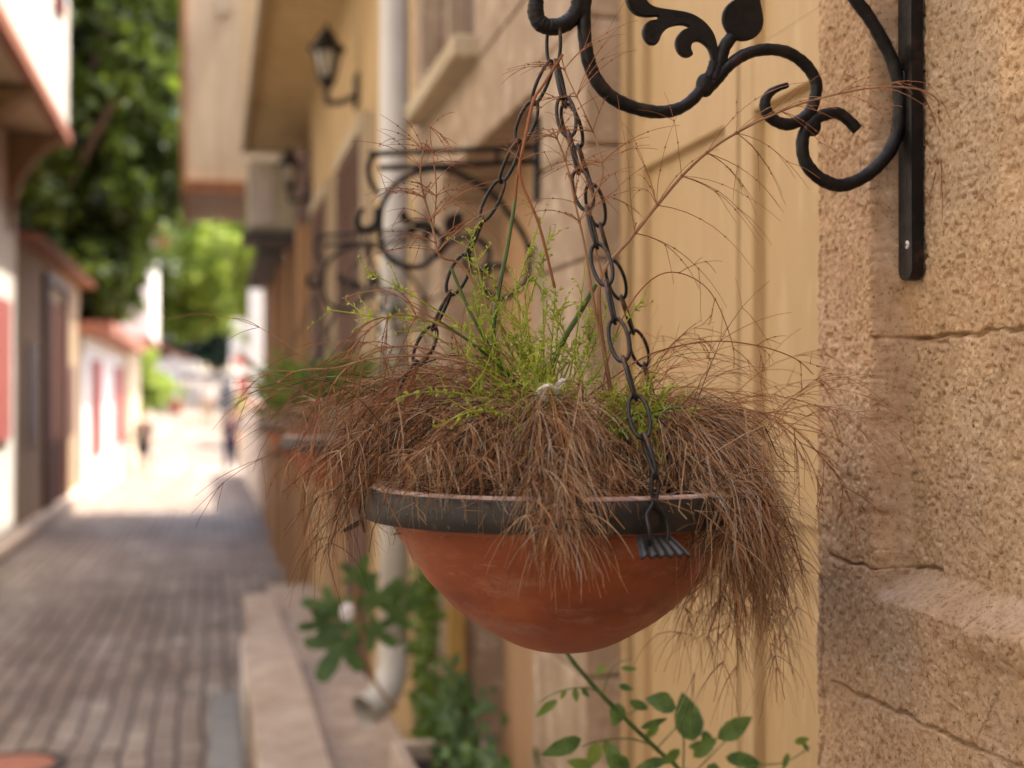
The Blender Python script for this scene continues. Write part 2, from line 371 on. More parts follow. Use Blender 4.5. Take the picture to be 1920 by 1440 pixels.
for pts, X, wd, dp in (([(1700,632),(1760,628),(1812,631),(1850,622),(1905,620),(2000,612)],XF,.0032,.010), ([(1640,630),(1700,640)],XJ,.003,.008),
        ([(1556,1040),(1600,1055),(1650,1068),(1700,1072)],XJ,.0034,.010), ([(1534,1060),(1543,1180),(1537,1260),(1546,1330),(1534,1440),(1536,1600)],XJ,.0034,.014),
        ([(1557,1278),(1600,1295),(1660,1320),(1720,1350),(1750,1362),(1830,1405),(1920,1445)],XJ,.0030,.012), ([(1820,747),(1822,749)],XF,.0042,.016),
        ([(1885,-200),(1883,300),(1888,700),(1884,1120)],XF,.0025,.006), ([(1860,1140),(1850,1230),(1862,1300),(1830,1405)],XJ,.0024,.006)):
    e_ = np.exp(-(seg_d(pts, X)/(wd*.48*wv))**2); crk = np.maximum(crk, e_) if dp > .007 else crk; xw = xw+dp*e_
yo = yf+fb(50,31)*.004*jamb
s = MB(); nY = len(Ys); nZ = len(Zs)
s.v = np.stack([xw, yo, zf], 1).tolist()
ii, jj = np.meshgrid(np.arange(nZ-1), np.arange(nY-1), indexing='ij'); a = (ii*nY+jj).ravel()
s.f = np.stack([a, a+nY, a+nY+1, a+1], 1).tolist(); s.m = [0]*len(s.f)
s.box(.90, 1.6, .2, 1.70, 0, 3.2)
wall = s.build('sandstone_pillar', M['sandstone'], H1, smooth=True)
up = sm(1.662, 1.668, zf+fb(30,41)*.004)*(1-jamb); pli = np.maximum(plinth, 0)
def tn(a, b_, m_): return a*(1-m_)+b_*m_
tr_ = tn(tn(tn(1.0,1.05,up),1.03,jamb*(1-pli)),.93,pli); tg = tn(tn(tn(1.0,1.02,up),.98,jamb*(1-pli)),.91,pli); tb = tn(tn(tn(1.0,.96,up),.96,jamb*(1-pli)),.90,pli)
wash = .5+fb(7,42); grime = np.clip((wash-.62)*2.4,0,1)*.22; lt = np.clip((fb(11,43)+.5-.66)*3,0,1)*.16
dark = (1-grime)*(1+lt)
ca = wall.data.attributes.new('tint', 'FLOAT_COLOR', 'POINT'); buf = np.ones((len(s.v), 4), dtype=np.float32)
for k_, t_ in enumerate((tr_, tg, tb)): buf[:len(yf), k_] = t_*dark
ca.data.foreach_set('color', buf.ravel())
tag(wall, 'rough pitted sandstone pillar with cracks and a ledge')
# masonry wall segments
YD1 = yx(1163, .86); YN0, YN1, YC = 3.47, 4.92, 5.62
def stones(s, x0, x1, y0, y1, z0, z1, rnd, w=.5, h=.3):
    z = z0
    while z < z1-.02:
        hh = min(h*rnd.uniform(.8,1.2), z1-z)
        if z1-(z+hh) < .1: hh = z1-z
        y = y0
        while y < y1-.01:
            ll = min(w*rnd.uniform(.7,1.3), y1-y)
            if y1-(y+ll) < .12: ll = y1-y
            s.box(x0+rnd.uniform(-.004,.004), x1, y+.002, y+ll-.002, z+.002, z+hh-.002, .006); y += ll
        z += hh
rnd = random.Random(3)
s = MB(); stones(s, XF, 1.3, YD1, YN0, -.1, 3.4, rnd); stones(s, XF, 1.3, YN1, YC, -.15, 2.62, rnd)
stones(s, XF, 1.3, YN0, YN1, 2.36, 2.62, rnd, .8, .3); s.box(1.25, 1.7, YD1, YC, -.2, 9)
s.build('stone_wall', M['pinkstone'], H1)
s = MB(); s.box(1.0, 1.3, YN0, YN1, -.1, 2.36); s.build('plaster_panel', M['tanwall'], H1)
s = MB(); s.box(XF+.02, 1.3, 1.55, YD1, 2.95, 9); s.box(XF, 1.3, YD1, YN1-.66, 3.4, 9); s.box(XF, 1.3, 5.28, YC, 2.62, 9); s.box(XF,1.3,YD1,YN1-.66,2.62,3.4); s.box(XF, 1.3, YN1-.66, 5.28, 4.2, 9)
s.box(XF+.02, 1.7, -9, 1.549, 3.2, 9); s.box(XF, 1.7, -9, .199, -.2, 3.199); s.build('upper_wall', M['pinkstone'], H1)
wn_ = MB(); wn_.box(.86, 1.2, YN1-.66, 5.28, 2.62, 4.2); wn_ = wn_.build('window', M['greyshut'], H1)
s = MB(); s.box(.70, .95, YN1-.72, 5.34, 2.615, 2.685, .008); s.build('sill', M['cream'], wn_)
s = MB(); s.box(.80, .86, YN1-.66, YN1-.60, 2.69, 4.2); s.box(.80, .86, 5.22, 5.28, 2.69, 4.2); s.box(.80,.86,YN1-.05,YN1,2.69,4.2); s.build('frame', M['pinkstone'], wn_)
s = MB(); s.box(.80, .86, YN1-.045, YN1-.002, -.05, 1.42, .004); s.build('yellow_post', M['yellowwood'], H1)
# double door
XD = .875
def leaf(y0, y1, name, rails, lab=None):
    s = MB(); st = .060; z0, z1 = .2, 2.9; x0 = XD
    s.box(x0, x0+.045, y0, y0+st, z0, z1, .003); s.box(x0, x0+.045, y1-st, y1, z0, z1, .003)
    for (a, b_) in rails: s.box(x0+.001, x0+.044, y0+st+.0005, y1-st-.0005, a, b_, .003)
    o = s.build(name, M['doorpaint'], H1)
    zs = sorted(rails); 
    for (a, b_), (c_, d_) in zip(zs, zs[1:]):
        p = MB(); p.box(x0+.019, x0+.030, y0+st-.005, y1-st+.005, b_-.005, c_+.005); p.build('panel', M['doorpaint'], o)
        # sloped mouldings around the panel
        q = MB(); ya, yb, za, zb = y0+st, y1-st, b_, c_; w_ = .0035
        for A, B, nrm in (((ya,za),(yb,za),(0,1)), ((ya,zb),(yb,zb),(0,-1)), ((ya,za),(ya,zb),(1,0)), ((yb,za),(yb,zb),(-1,0))):
            A_, B_ = Vector(A), Vector(B); N_ = Vector(nrm); t_ = (B_-A_).normalized()
            P0, P1, P2, P3 = A_, B_, B_+N_*w_-t_*w_, A_+N_*w_+t_*w_
            q.add([(x0+.003,P0.x,P0.y),(x0+.003,P1.x,P1.y),(x0+.0185,P2.x,P2.y),(x0+.0185,P3.x,P3.y)], [(0,1,2,3)])
        q.build('moulding', M['doorpaint'], o)
    return o
YG = yx(1384, XD); YL1 = yx(1187, XD)
rl = [(.2,.38), (1.40,1.525), (2.07,2.175), (2.80,2.9)]
leaf(YG+.0065, YL1, 'door_leaf', rl); leaf(1.70, YG-.0065, 'door_leaf', rl)
s = MB(); s.box(XD+.06, XD+.07, 1.68, YD1, 0, 2.95); s.build('gap_shade_sheet', M['black'], H1)  # black sheet standing in for the shade seen through the door gaps
s = MB(); s.box(XD-.016, XD+.03, YL1+.013, YD1+.001, 0, 2.95, .003); s.box(XD-.010, XD+.04, 1.60, 1.69, 0, 2.95); s.build('door_frame', M['doorpaint'], H1)
s = MB(); s.box(.80, XD+.05, 1.68, YD1, -.1, .19, .01); s.build('threshold', M['stonestep'], H1)

# ------------------------------------------------------------------ wrought iron bracket (three)
DEP = 1.48
def B(px, py, dy=0): p = P(px, py, DEP); p.y += dy; return p
BR = thing('wall_bracket', 'black wrought iron scroll bracket in sharp focus screwed to the sandstone pillar', 'bracket', (.765, DEP, 1.75), 'scroll brackets along the wall')
def rod(name, pts, r, taper0=1, taper1=1, sub=6, dy=0):
    q = spline([B(x, y, dy) for x, y in pts], sub); k = len(q)
    rr = [r*(taper0+(1-taper0)*min(1, i/(k*.18)))*(taper1+(1-taper1)*min(1, (k-1-i)/(k*.18))) for i in range(k)]
    rr = [r_*(1+.035*math.sin(i*1.9+k)+.025*math.sin(i*.73)) for i, r_ in enumerate(rr)]
    return MB().tube(q, rr, 12).build(name, M['iron'], BR, smooth=True)
c2 = lambda L: [(1300+x/3.84, y/3.84) for x, y in L]
c1 = lambda L: [(960+x/4.8, y/4.8) for x, y in L]
rod('scroll', c2([(1180,932),(1110,860),(1040,815),(970,820),(890,850),(820,920),(785,1020),(800,1150),(870,1250),(960,1310),(1060,1335),(1180,1300),(1300,1220),(1400,1110),(1460,980),(1482,850),(1488,700),(1470,560),(1430,430),(1350,270),(1260,120),(1170,0)])
    +[(1560,-62),(1480,-130),(1390,-178),(1310,-192),(1230,-178),(1150,-128),(1108,-60),(1097,-5)]+c1([(648,150),(655,350),(690,550),(760,720),(880,860),(1030,945),(1200,995),(1350,1008),(1500,978),(1620,900),(1720,780),(1790,660),(1822,560)]), .0076, .85, .8)
rod('curl', c2([(110,630),(180,560),(230,495),(330,415),(430,372),(540,356),(660,372),(760,425),(840,505),(885,605),(875,705),(840,800),(770,865),(690,895),(610,880),(545,830),(515,755),(535,690),(590,645),(680,612)]), .0068, 1, .45)
rod('leaf_stem', c2([(280,262),(225,340),(195,440),(172,505),(140,580)]), .0074, .9, 1.2, dy=.001)
rod('eye', [(1083,-40)]+c1([(592,-60),(600,20),(590,90),(540,165),(470,218),(380,243),(300,233),(240,190),(212,110),(215,40),(240,-60)])+[(1030,-40)], .0090, .7, .5)
rod('end_curl', [(1090,-265),(1062,-248),(1048,-205),(1058,-150),(1092,-95)], .0066, 1, .8)
def cyl(a, b_, r, n=12): return MB().tube([a, b_], r, n)
for wx_, wy_, wr_ in ((1322,160,.0098),(1524,236,.0088),(1697,150,.0088),(1089,22,.0098)):
    s = MB(); p = B(wx_, wy_); s.ball(p, wr_*1.1, wr_*.85, wr_*1.35, 14, 10); s.build('weld', M['iron'], BR, True)
cyl(B(1050,-266), B(1700,-266), .007).build('top_bar', M['iron'], BR, True)
cyl(B(1092,-206), B(1700,-206), .007).build('lower_bar', M['iron'], BR, True)
MB().tube([B(1560,-262), B(1560,-210)], .006, 8).build('spacer', M['iron'], BR, True)
def outline(name, pts, th=.0045, dome=.002, sub=4):
    q = spline([B(x, y) for x, y in pts], sub, True); s = MB(); n_ = len(q)
    cen = sum(q, Vector())/n_
    vs = []; 
    for (sc, yo_) in ((1, th*.55), (.93, th)):
        for p in q: vs.append(Vector((cen.x+(p.x-cen.x), DEP, cen.z+(p.z-cen.z)))+Vector((0, 0, 0)))
    # inset ring computed along local normals
    ring = []
    for i in range(n_):
        t = (q[(i+1) % n_]-q[i-1]).normalized(); nn = Vector((t.z, 0, -t.x)); ring.append(nn)
    area = sum(q[i].x*q[(i+1) % n_].z-q[(i+1) % n_].x*q[i].z for i in range(n_)); sg = -1 if area > 0 else 1
    A = [Vector((p.x, DEP-th*.5, p.z)) for p in q]; A2 = [Vector((p.x+sg*k.x*.0012, DEP-th, p.z+sg*k.z*.0012)) for p, k in zip(q, ring)]
    D = [Vector((p.x, DEP+th*.5, p.z)) for p in q]; D2 = [Vector((p.x+sg*k.x*.0012, DEP+th, p.z+sg*k.z*.0012)) for p, k in zip(q, ring)]
    vs = A2+A+D+D2; fs = [tuple(range(n_)), tuple(range(4*n_-1, 3*n_-1, -1))]
    for L in range(3):
        for i in range(n_): j = (i+1) % n_; fs.append((L*n_+i, L*n_+n_+i, L*n_+n_+j, L*n_+j))
    s.add(vs, fs); return s.build(name, M['iron'], BR)
outline('acanthus_leaf', c1([(1022,-20),(1035,40),(1062,88),(1110,132),(1180,153),(1260,153),(1306,150),(1304,176),(1245,186),(1195,220),(1170,290),(1190,360),(1235,402),(1290,405),(1320,370),(1345,310),(1400,255),(1480,230),(1545,230),(1586,250),(1530,275),(1480,335),(1466,400),(1488,468),(1535,512),(1590,518),(1625,490),(1608,440),(1618,395),(1662,374),(1712,392),(1760,440),(1786,520),(1780,640),(1822,640),(1846,560),(1848,450),(1818,320),(1750,220),(1660,150),(1560,110),(1400,85),(1290,65),(1230,30),(1195,-20),(1180,-80),(1120,-120),(1050,-90)]), sub=3)
outline('spade_leaf', c2([(250,245),(215,185),(205,130),(220,70),(260,20),(320,-15),(400,-35),(462,-60),(474,-20),(485,40),(498,110),(500,170),(480,230),(430,278),(360,297),(300,285)]), .0035)
# wall plate: a flat bar along the wall, rounded at the foot
s = MB(); zt, zb = P(1710,-300,DEP).z, PX(1712,527,.772).z; prof = []
for k in range(9): a = math.pi*k/8; prof.append((1.474+.0155*math.cos(a), zb+.0135-.0135*math.sin(a)))
poly = [(.7615, 1.4895, zt)]+[(.7615, y_, z_) for y_, z_ in prof]+[(.7615, 1.4585, zt)]
s.prism([Vector(p) for p in poly], (.014, 0, 0)); pl = s.build('wall_plate', M['iron'], BR)
sc = PX(1701,459,.7612); s = MB(); s.ball((.7612, sc.y, sc.z), .0022, .0048, .0048); sw = s.build('screw', M['pipe'], BR, True)
s = MB(); s.box(.7585,.7596,sc.y-.0028,sc.y+.0028,sc.z-.0006,sc.z+.0006); s.box(.7584,.7597,sc.y-.0006,sc.y+.0006,sc.z-.0028,sc.z+.0028); s.build('screw_slot', M['dark'], sw)

# ------------------------------------------------------------------ hanging planter
BC = P(1057, 920, DEP); BX, BY = BC.x, BC.y; ZR = 1.4985
PL = thing('hanging_planter', 'terracotta bowl with dark iron band hanging on chains in sharp focus', 'planter', (BX, BY, ZR), 'hanging terracotta bowls along the wall')
prof = [(.0005,-.2735),(.018,-.2730),(.036,-.2705),(.057,-.2630),(.079,-.2510),(.099,-.2390),(.118,-.2240),(.132,-.2100),(.146,-.1960),(.156,-.1815),(.166,-.1670),(.176,-.1500),(.184,-.1360),(.197,-.1180)]
pr = [(r_, EYE+z) for r_, z in prof]+[(.2035, EYE-.1285+.0),(.2035, ZR-.004),(.2015, ZR-.001),(.191, ZR-.001),(.189, ZR-.003),(.186, ZR-.035)]
pr = sorted(pr[:13], key=lambda t: t[1])+[(.198, EYE-.122)]+pr[15:]
q = spline([(a, 0, b_) for a, b_ in pr], 3); s = MB(); s.lathe([(p.x, p.z) for p in q], BX, BY, 128)
s.build('bowl', [M['terra']], PL, True)
s = MB(); s.lathe([(.2040,ZR-.003),(.2042,ZR+.0042),(.2030,ZR+.0056),(.1920,ZR+.0056),(.1892,ZR+.003),(.1888,ZR-.012)], BX, BY, 96); s.build('clay_lip', M['terra_rim'], PL, True)
s = MB(); zt, zb = ZR+.0028, ZR-.0285; s.lathe([(.2045,zt-.001),(.2055,zt),(.2102,zt),(.2112,zt-.0012),(.2116,(zt+zb)/2),(.2112,zb+.0012),(.2102,zb),(.190,zb-.0005)], BX, BY, 160)
s.build('rim_band', M['band'], PL, True)
s = MB(); s.lathe([(.001,ZR-.012),(.08,ZR-.010),(.15,ZR-.016),(.190,ZR-.024)], BX, BY, 40)
s.v = [(x, y, z+.008*(random.Random(int(x*9999+y*777)).random()-.5)) for x, y, z in s.v]; s.build('soil', M['soil'], PL, True)
# one welded oval link, wire slightly irregular
def linkmesh():
    s = MB(); L, Wd, r = .0505, .0235, .00205; a = []; hw = Wd/2-r; hl = L/2-r
    for k in range(28):
        t = 2*math.pi*k/28; ct, st = math.cos(t), math.sin(t)
        a.append(Vector((hw*math.copysign(abs(ct)**.85, ct), 0, hl*math.copysign(abs(st)**1.05, st))))
    s.tube(a, r, 8, closed=True); me = bpy.data.meshes.new('link'); me.from_pydata([tuple(v) for v in s.v], [], s.f); me.update()
    me.materials.append(M['chain']); me.polygons.foreach_set('use_smooth', [True]*len(me.polygons)); return me
LM = linkmesh()
def add_link(parent, a, b_, roll, rnd, par):
    d = (b_-a); mid = (a+b_)/2; z = d.normalized(); x0 = Vector((0,1,0)).cross(z).normalized(); y0 = z.cross(x0)
    ang = roll+rnd.uniform(-.3,.3); x = x0*math.cos(ang)+y0*math.sin(ang); y = z.cross(x)
    o = bpy.data.objects.new('link', LM); COL.objects.link(o); o.parent = parent
    mt = Matrix((x, y, z)).transposed().to_4x4(); sc_ = (d.length+.0082)/.0505
    mt = mt @ Matrix.Diagonal((1,1,sc_,1)); mt.translation = mid-Vector(par); o.matrix_local = mt
rnd = random.Random(8)
TOPR = B(1038, 118); HK = B(1038, 52)
ch0 = subempty('top_link', PL); add_link(ch0, HK+Vector((0,0,.0065)), TOPR+Vector((0,0,-.003)), 1.1, rnd, PL['_w'])
lugs = []
for k, az in enumerate((-81, 39, 159)):
    a = R(az)+.0; lug = Vector((BX+.2165*math.cos(a), BY+.2165*math.sin(a), ZR-.026)); lugs.append((a, lug))
    ch = subempty('chain', PL); top = TOPR+Vector((.002*math.cos(a),.002*math.sin(a),0)); end = lug+Vector((0,0,.052))
    L = (end-top).length; nl = round(L/.0435); pitch = L/nl; pts = [top+(end-top)*(i/nl) for i in range(nl+1)]
    for i, p in enumerate(pts): # slight slack
        t = i/nl; p.z -= .010*math.sin(math.pi*t); p.x += .0015*rnd.uniform(-1,1); p.y += .0015*rnd.uniform(-1,1)
    for i in range(nl): add_link(ch, pts[i], pts[i+1], (.35 if i % 2 else 1.57+.35)+(.2 if k else 0), rnd, PL['_w'])
    # bent wire hook through the lug
    dir_ = Vector((math.cos(a), math.sin(a), 0)); tn = Vector((-math.sin(a), math.cos(a), 0))
    wp = [end+tn*.002+Vector((0,0,.003)), end+tn*.0035-Vector((0,0,.012)), end+tn*.002-Vector((0,0,.026)), end+tn*.0115-Vector((0,0,.040)), end+tn*.012-Vector((0,0,.058))+dir_*.003,
          end+tn*.004-Vector((0,0,.074))+dir_*.002, end-tn*.008-Vector((0,0,.068))+dir_*.006, end-tn*.0115-Vector((0,0,.050))+dir_*.012, end-tn*.010-Vector((0,0,.036))+dir_*.003, end-tn*.002-Vector((0,0,.025)), end-tn*.0035-Vector((0,0,.011)), end-tn*.002+Vector((0,0,.003))]
    MB().tube(spline(wp, 5), .0019, 8).build('hook', M['chain'], PL, True)
    # flattened, fluted iron lug
    s = MB(); vs = []; NU, NV = 25, 8
    for lay in (0, 1):
        for j in range(NV+1):
            t = j/NV; wdt = .0165+.0095*t; out = .002+.027*t; dz = -.029-.0165*t**1.15
            for i in range(NU+1):
                u = i/NU*2-1; fl = .0016*t*math.cos(u*math.pi*5.5)
                p = Vector((BX, BY, ZR))+dir_*(.2095+out)+tn*(u*wdt)+Vector((0,0,dz+fl-.0016*lay+.0*t)); vs.append(p)
    fs = []; K = (NU+1)*(NV+1)
    for j in range(NV):
        for i in range(NU):
            a_ = j*(NU+1)+i; fs += [(a_, a_+1, a_+NU+2, a_+NU+1), (K+a_, K+a_+NU+1, K+a_+NU+2, K+a_+1)]
    for i in range(NU): a_ = NV*(NU+1)+i; fs.append((a_, a_+1, K+a_+1, K+a_))
    for j in range(NV):
        for e in (0, NU): a_ = j*(NU+1)+e; fs.append((a_, a_+NU+1, K+a_+NU+1, K+a_))
    s.add(vs, fs); s.build('lug', M['band'], PL, True)

# ------------------------------------------------------------------ dry plant in the bowl
rnd = random.Random(21)
class Strands(MB):
    def strand(s, pts, r0, r1, mi, sides=3):
        s.mi = mi; m_ = len(pts); vs = []
        for i, p in enumerate(pts):
            t = (pts[min(i+1, m_-1)]-pts[max(i-1, 0)])
            u = t.cross(Vector((.31, .87, .38))); u = u.normalized() if u.length > 1e-9 else Vector((1,0,0)); w_ = t.cross(u).normalized()
            r_ = r0+(r1-r0)*i/(m_-1)
            for j in range(sides):
                a = 2*math.pi*j/sides; vs.append(p+(u*math.cos(a)+w_*math.sin(a))*r_)
        fs = [(i*sides+j, i*sides+(j+1) % sides, (i+1)*sides+(j+1) % sides, (i+1)*sides+j) for i in range(m_-1) for j in range(sides)]
        s.add(vs, fs)
def droop(p, d, L, g_, n_=6, jit=.12):
    out = [p.copy()]; st = L/n_; d = d.normalized()
    for k in range(n_):
        d = (d+Vector((rnd.gauss(0,jit), rnd.gauss(0,jit), rnd.gauss(0,jit*.6)-g_))).normalized(); p = p+d*st; out.append(p.copy())
    return out
def bez(a, b_, c_, d_, n_):
    return [a*((1-t)**3)+b_*(3*t*(1-t)**2)+c_*(3*t*t*(1-t))+d_*t**3 for t in [i/n_ for i in range(n_+1)]]
def wc(): # weighted colour
    x = rnd.random(); return 0 if x < .40 else 1 if x < .70 else 2 if x < .90 else 3
CR = Vector((BX, BY, ZR))
DP = thing('dry_plant', 'mass of dead brown thread-like stems with green shoots spilling over the nearest bowl', 'plant', (BX, BY, ZR))
def avoid(p):                     # keep strands out of the bowl
    v = Vector((p.x-BX, p.y-BY)); r_ = v.length
    if r_ < 1e-6: return p
    if p.z < ZR+.006 and p.z > ZR-.034 and r_ < .2155 and r_ > .187: v *= .2155/r_; return Vector((BX+v.x, BY+v.y, p.z))
    if p.z <= ZR-.034 and p.z > EYE-.275:
        h = EYE-p.z; rb = float(np.interp(h, [.128,.167,.196,.224,.251,.2735], [.200,.170,.150,.122,.083,.02]))
        if r_ < rb: v *= rb/r_; return Vector((BX+v.x, BY+v.y, p.z))
    if r_ <= .187 and p.z < ZR-.012: p.z = ZR-.012+rnd.random()*.006
    return p
S = Strands(); ST = Strands()
def cluster(num, p2x, p2y, p2Y, p3x, p3y, p3Y, start=((990,1110),(850,905),(1.42,1.56)), apex=(620,760), bl=(.05,.14), per=6, nodes=9, g_=.22, r0=.0011, fr=.25):
    for _ in range(num):
        u = rnd.uniform
        a = P(u(*start[0]), u(*start[1]), u(*start[2])); c_ = P(u(*p2x), u(*p2y), u(*p2Y)); d_ = P(u(*p3x), u(*p3y), u(*p3Y))
        b_ = (a+c_)/2; b_.z = P(960, u(*apex), 1.48).z
        q_ = [avoid(p) for p in bez(a, b_, c_, d_, 16)]
        mi = wc(); ST.strand(q_, r0*u(.7,1.15), r0*.35, mi, 5)
        for k in range(nodes):
            t = fr+(1-fr)*(k+u(0,1))/nodes; i = min(15, int(t*16)); p = q_[i]; dr = (q_[i+1]-q_[i]).normalized()
            for _k in range(rnd.randint(per-2, per+1)):
                sd = Vector((u(-1,1), u(-1,1), u(-.6,1))).normalized(); L = u(*bl)*(1-.35*t)
                br_ = [avoid(x) for x in droop(p, dr*.85+sd*.85, L, g_*rnd.uniform(.7,1.5), 6, rnd.choice((.05,.08,.14)))]
                if br_[-1].x < XMIN: br_ = [avoid(x) for x in droop(p, dr*.8+sd*.4, L*.4, g_, 6, .08)]
                S.strand(br_, u(.00026,.00060), .00016, wc())
XMIN = P(535, 800, 1.40).x
cluster(24, (560,720), (740,850), (1.38,1.62), (525,690), (880,1080), (1.36,1.60), apex=(560,740), bl=(.05,.15), nodes=10, per=4)      # left spill
cluster(14, (600,760), (690,780), (1.50,1.66), (560,700), (760,900), (1.48,1.64), apex=(520,660), bl=(.06,.14), nodes=9, per=5)
cluster(58, (1370,1500), (820,950), (1.38,1.70), (1240,1520), (1060,1340), (1.40,1.74), start=((1060,1250),(840,900),(1.42,1.60)), apex=(600,760), bl=(.06,.15), nodes=12, per=6) # right curtain
cluster(22, (1280,1420), (820,900), (1.30,1.42), (1300,1440), (960,1130), (1.27,1.36), start=((1080,1260),(830,890),(1.38,1.52)), apex=(660,780), bl=(.06,.13), nodes=9, per=6)
cluster(20, (960,1120), (800,880), (1.27,1.34), (985,1110), (960,1040), (1.245,1.27), start=((980,1100),(780,860),(1.36,1.48)), apex=(600,720), bl=(.05,.12), nodes=9, per=6)
cluster(26, (780,960), (760,860), (1.30,1.50), (720,980), (850,915), (1.285,1.50), apex=(620,760), bl=(.05,.11), nodes=9, per=6)
cluster(34, (760,1380), (760,860), (1.36,1.62), (720,1420), (850,915), (1.34,1.64), start=((860,1260),(830,905),(1.38,1.60)), apex=(680,800), bl=(.05,.11), nodes=9, per=6)
cluster(22, (1200,1420), (760,840), (1.36,1.60), (1330,1470), (860,980), (1.36,1.60), start=((1060,1250),(830,890),(1.40,1.58)), apex=(600,740), bl=(.06,.13), nodes=9, per=6)
cluster(16, (860,1260), (780,870), (1.30,1.40), (820,1270), (890,945), (1.27,1.33), start=((900,1200),(820,890),(1.36,1.48)), apex=(700,800), bl=(.04,.10), nodes=8, per=5)
# short litter lying on the soil
for _ in range(1500):
    a = rnd.uniform(0, 6.283); r_ = .183*math.sqrt(rnd.random()); p = Vector((BX+r_*math.cos(a), BY+r_*math.sin(a), ZR-.008+rnd.random()*.045*(1-r_*3)))
    S.strand([avoid(x) for x in droop(p, Vector((rnd.gauss(0,1), rnd.gauss(0,1), rnd.uniform(0,.6))), rnd.uniform(.04,.10), .10, 4, .2)], .0006, .0002, wc() if rnd.random() < .6 else 2)
mats4 = [M['straw1'], M['straw2'], M['straw3'], M['straw4'], M['stick'], M['rusttip']]
# airy upright dry stems: traced paths with whorls at the nodes
def airy(path, r0, r1, nodes, bl, mi=4, per=6, g_=.10, spread=1.0, t0=.3, sub=5, twig=5):
    q_ = spline([P(x, y, Y) for x, y, Y in path], sub); ST.strand(q_, r0, r1, mi, 6); n_ = len(q_)
    for k in range(nodes):
        t = t0+(1-t0)*(k+.35)/nodes; i = min(n_-2, int(t*(n_-1))); p = q_[i]; dr = (q_[i+1]-q_[i]).normalized()
        ST.strand([p-dr*.0012, p, p+dr*.0012], r0*.6+.0006, r0*.6+.0005, 5, 6)
        for j in range(per+rnd.randint(-1,1)):
            sd = Vector((rnd.gauss(0,1), rnd.gauss(0,.7), rnd.gauss(0,1))); sd = (sd-dr*sd.dot(dr)).normalized()
            L = rnd.uniform(*bl)*(1-.3*t); b_ = droop(p, dr*.75+sd*spread, L, g_, 8, .035)
            ST.strand(b_, .00055, .00022, 5 if rnd.random() < .75 else 4)
            for z_ in (3, 5):
                if rnd.random() < .5:
                    e = (b_[z_]-b_[z_-1]).normalized()+Vector((rnd.gauss(0,.5), rnd.gauss(0,.5), rnd.gauss(0,.5)-.2))
                    ST.strand(droop(b_[z_], e, L*.45, g_, 4, .05), .0004, .0002, 5); 
                ST.strand([b_[z_]-dr*.0009, b_[z_]+dr*.0009], .0009, .0007, 5, 4)
airy([(1010,700,1.47),(930,600,1.46),(868,500,1.45),(825,480,1.44),(812,430,1.44),(788,330,1.43),(800,262,1.43)], .0020, .0007, 6, (.05,.12), per=6, t0=.52)
airy([(812,430,1.44),(818,350,1.44),(806,250,1.44),(812,180+60,1.44)], .0009, .0004, 3, (.03,.07), t0=.2)
airy([(1150,760,1.42),(1125,600,1.41),(1130,512,1.41),(1180,450,1.42),(1232,385,1.43),(1290,318,1.44),(1350,268,1.45),(1420,228,1.46)], .0024, .0013, 5, (.10,.19), per=5, g_=.13, t0=.42, spread=.8)
airy([(1420,228,1.46),(1500,195,1.46),(1590,172,1.45),(1660,163,1.44),(1725,168,1.43),(1760,190,1.43),(1778,235,1.43),(1770,280,1.43),(1735,320,1.43)], .0013, .0005, 7, (.06,.12), per=4, g_=.13, t0=.05, spread=.55)
airy([(1140,700,1.40),(1112,560,1.39),(1098,470,1.39),(1078,380,1.39),(1060,300,1.40),(1035,240,1.40)], .0016, .0008, 5, (.05,.10), per=5, t0=.5, spread=.9)
airy([(1130,520,1.41),(1105,400,1.40),(1130,330,1.40),(1120,270,1.41),(1095,210,1.41),(1062,140,1.42),(1052,103,1.42)], .0012, .0006, 5, (.06,.13), per=5, t0=.2, spread=1.)
airy([(1080,760,1.44),(1160,700,1.44),(1230,660,1.44),(1330,640,1.44),(1420,648,1.43),(1490,672,1.43),(1525,702,1.43)], .0010, .0005, 3, (.03,.07), per=2, mi=5, t0=.4)
airy([(1120,780,1.46),(1150,640,1.46),(1200,545,1.46),(1260,510,1.46),(1330,545,1.46),(1372,640,1.46),(1376,690,1.46)], .0008, .0004, 3, (.03,.08), per=2, mi=5, t0=.5)
airy([(1200,800,1.50),(1280,725,1.50),(1380,762,1.48),(1470,790,1.47),(1560,880,1.46),(1600,950,1.46)], .0009, .0004, 5, (.07,.13), per=4, mi=5, t0=.35, spread=.7)
airy([(1250,820,1.52),(1340,770,1.52),(1430,780,1.50),(1500,830,1.50),(1545,930,1.49)], .0009, .0004, 5, (.06,.12), per=4, mi=5, t0=.3, spread=.7)
airy([(1400,860,1.50),(1480,760,1.50),(1530,712,1.49),(1600,700,1.48)], .0006, .0003, 1, (.03,.05), per=2, mi=5, t0=.5)
airy([(1000,740,1.40),(900,690,1.38),(800,668,1.37),(700,672,1.36),(630,690,1.36),(560,695,1.36),(520,718,1.36)], .0016, .0006, 4, (.05,.11), per=4, g_=.25, t0=.3)
airy([(980,770,1.42),(880,690,1.42),(760,648,1.42),(650,690,1.42),(600,780,1.42),(575,880,1.42)], .0013, .0006, 6, (.06,.12), per=4, g_=.25, t0=.3)
airy([(960,730,1.40),(880,640,1.40),(760,590,1.38),(690,620,1.38),(640,680,1.38)], .0012, .0005, 4, (.05,.11), per=4, g_=.20, t0=.4)
airy([(640,560,1.38),(720,545,1.38),(800,590,1.38),(880,640,1.40),(960,740,1.42)], .0007, .0006, 1, (.03,.05), per=1, t0=.5)
airy([(1150,860,1.44),(1030,745,1.42),(1000,700,1.40),(900,640,1.38)], .0009, .0005, 3, (.04,.09), per=4, t0=.4)
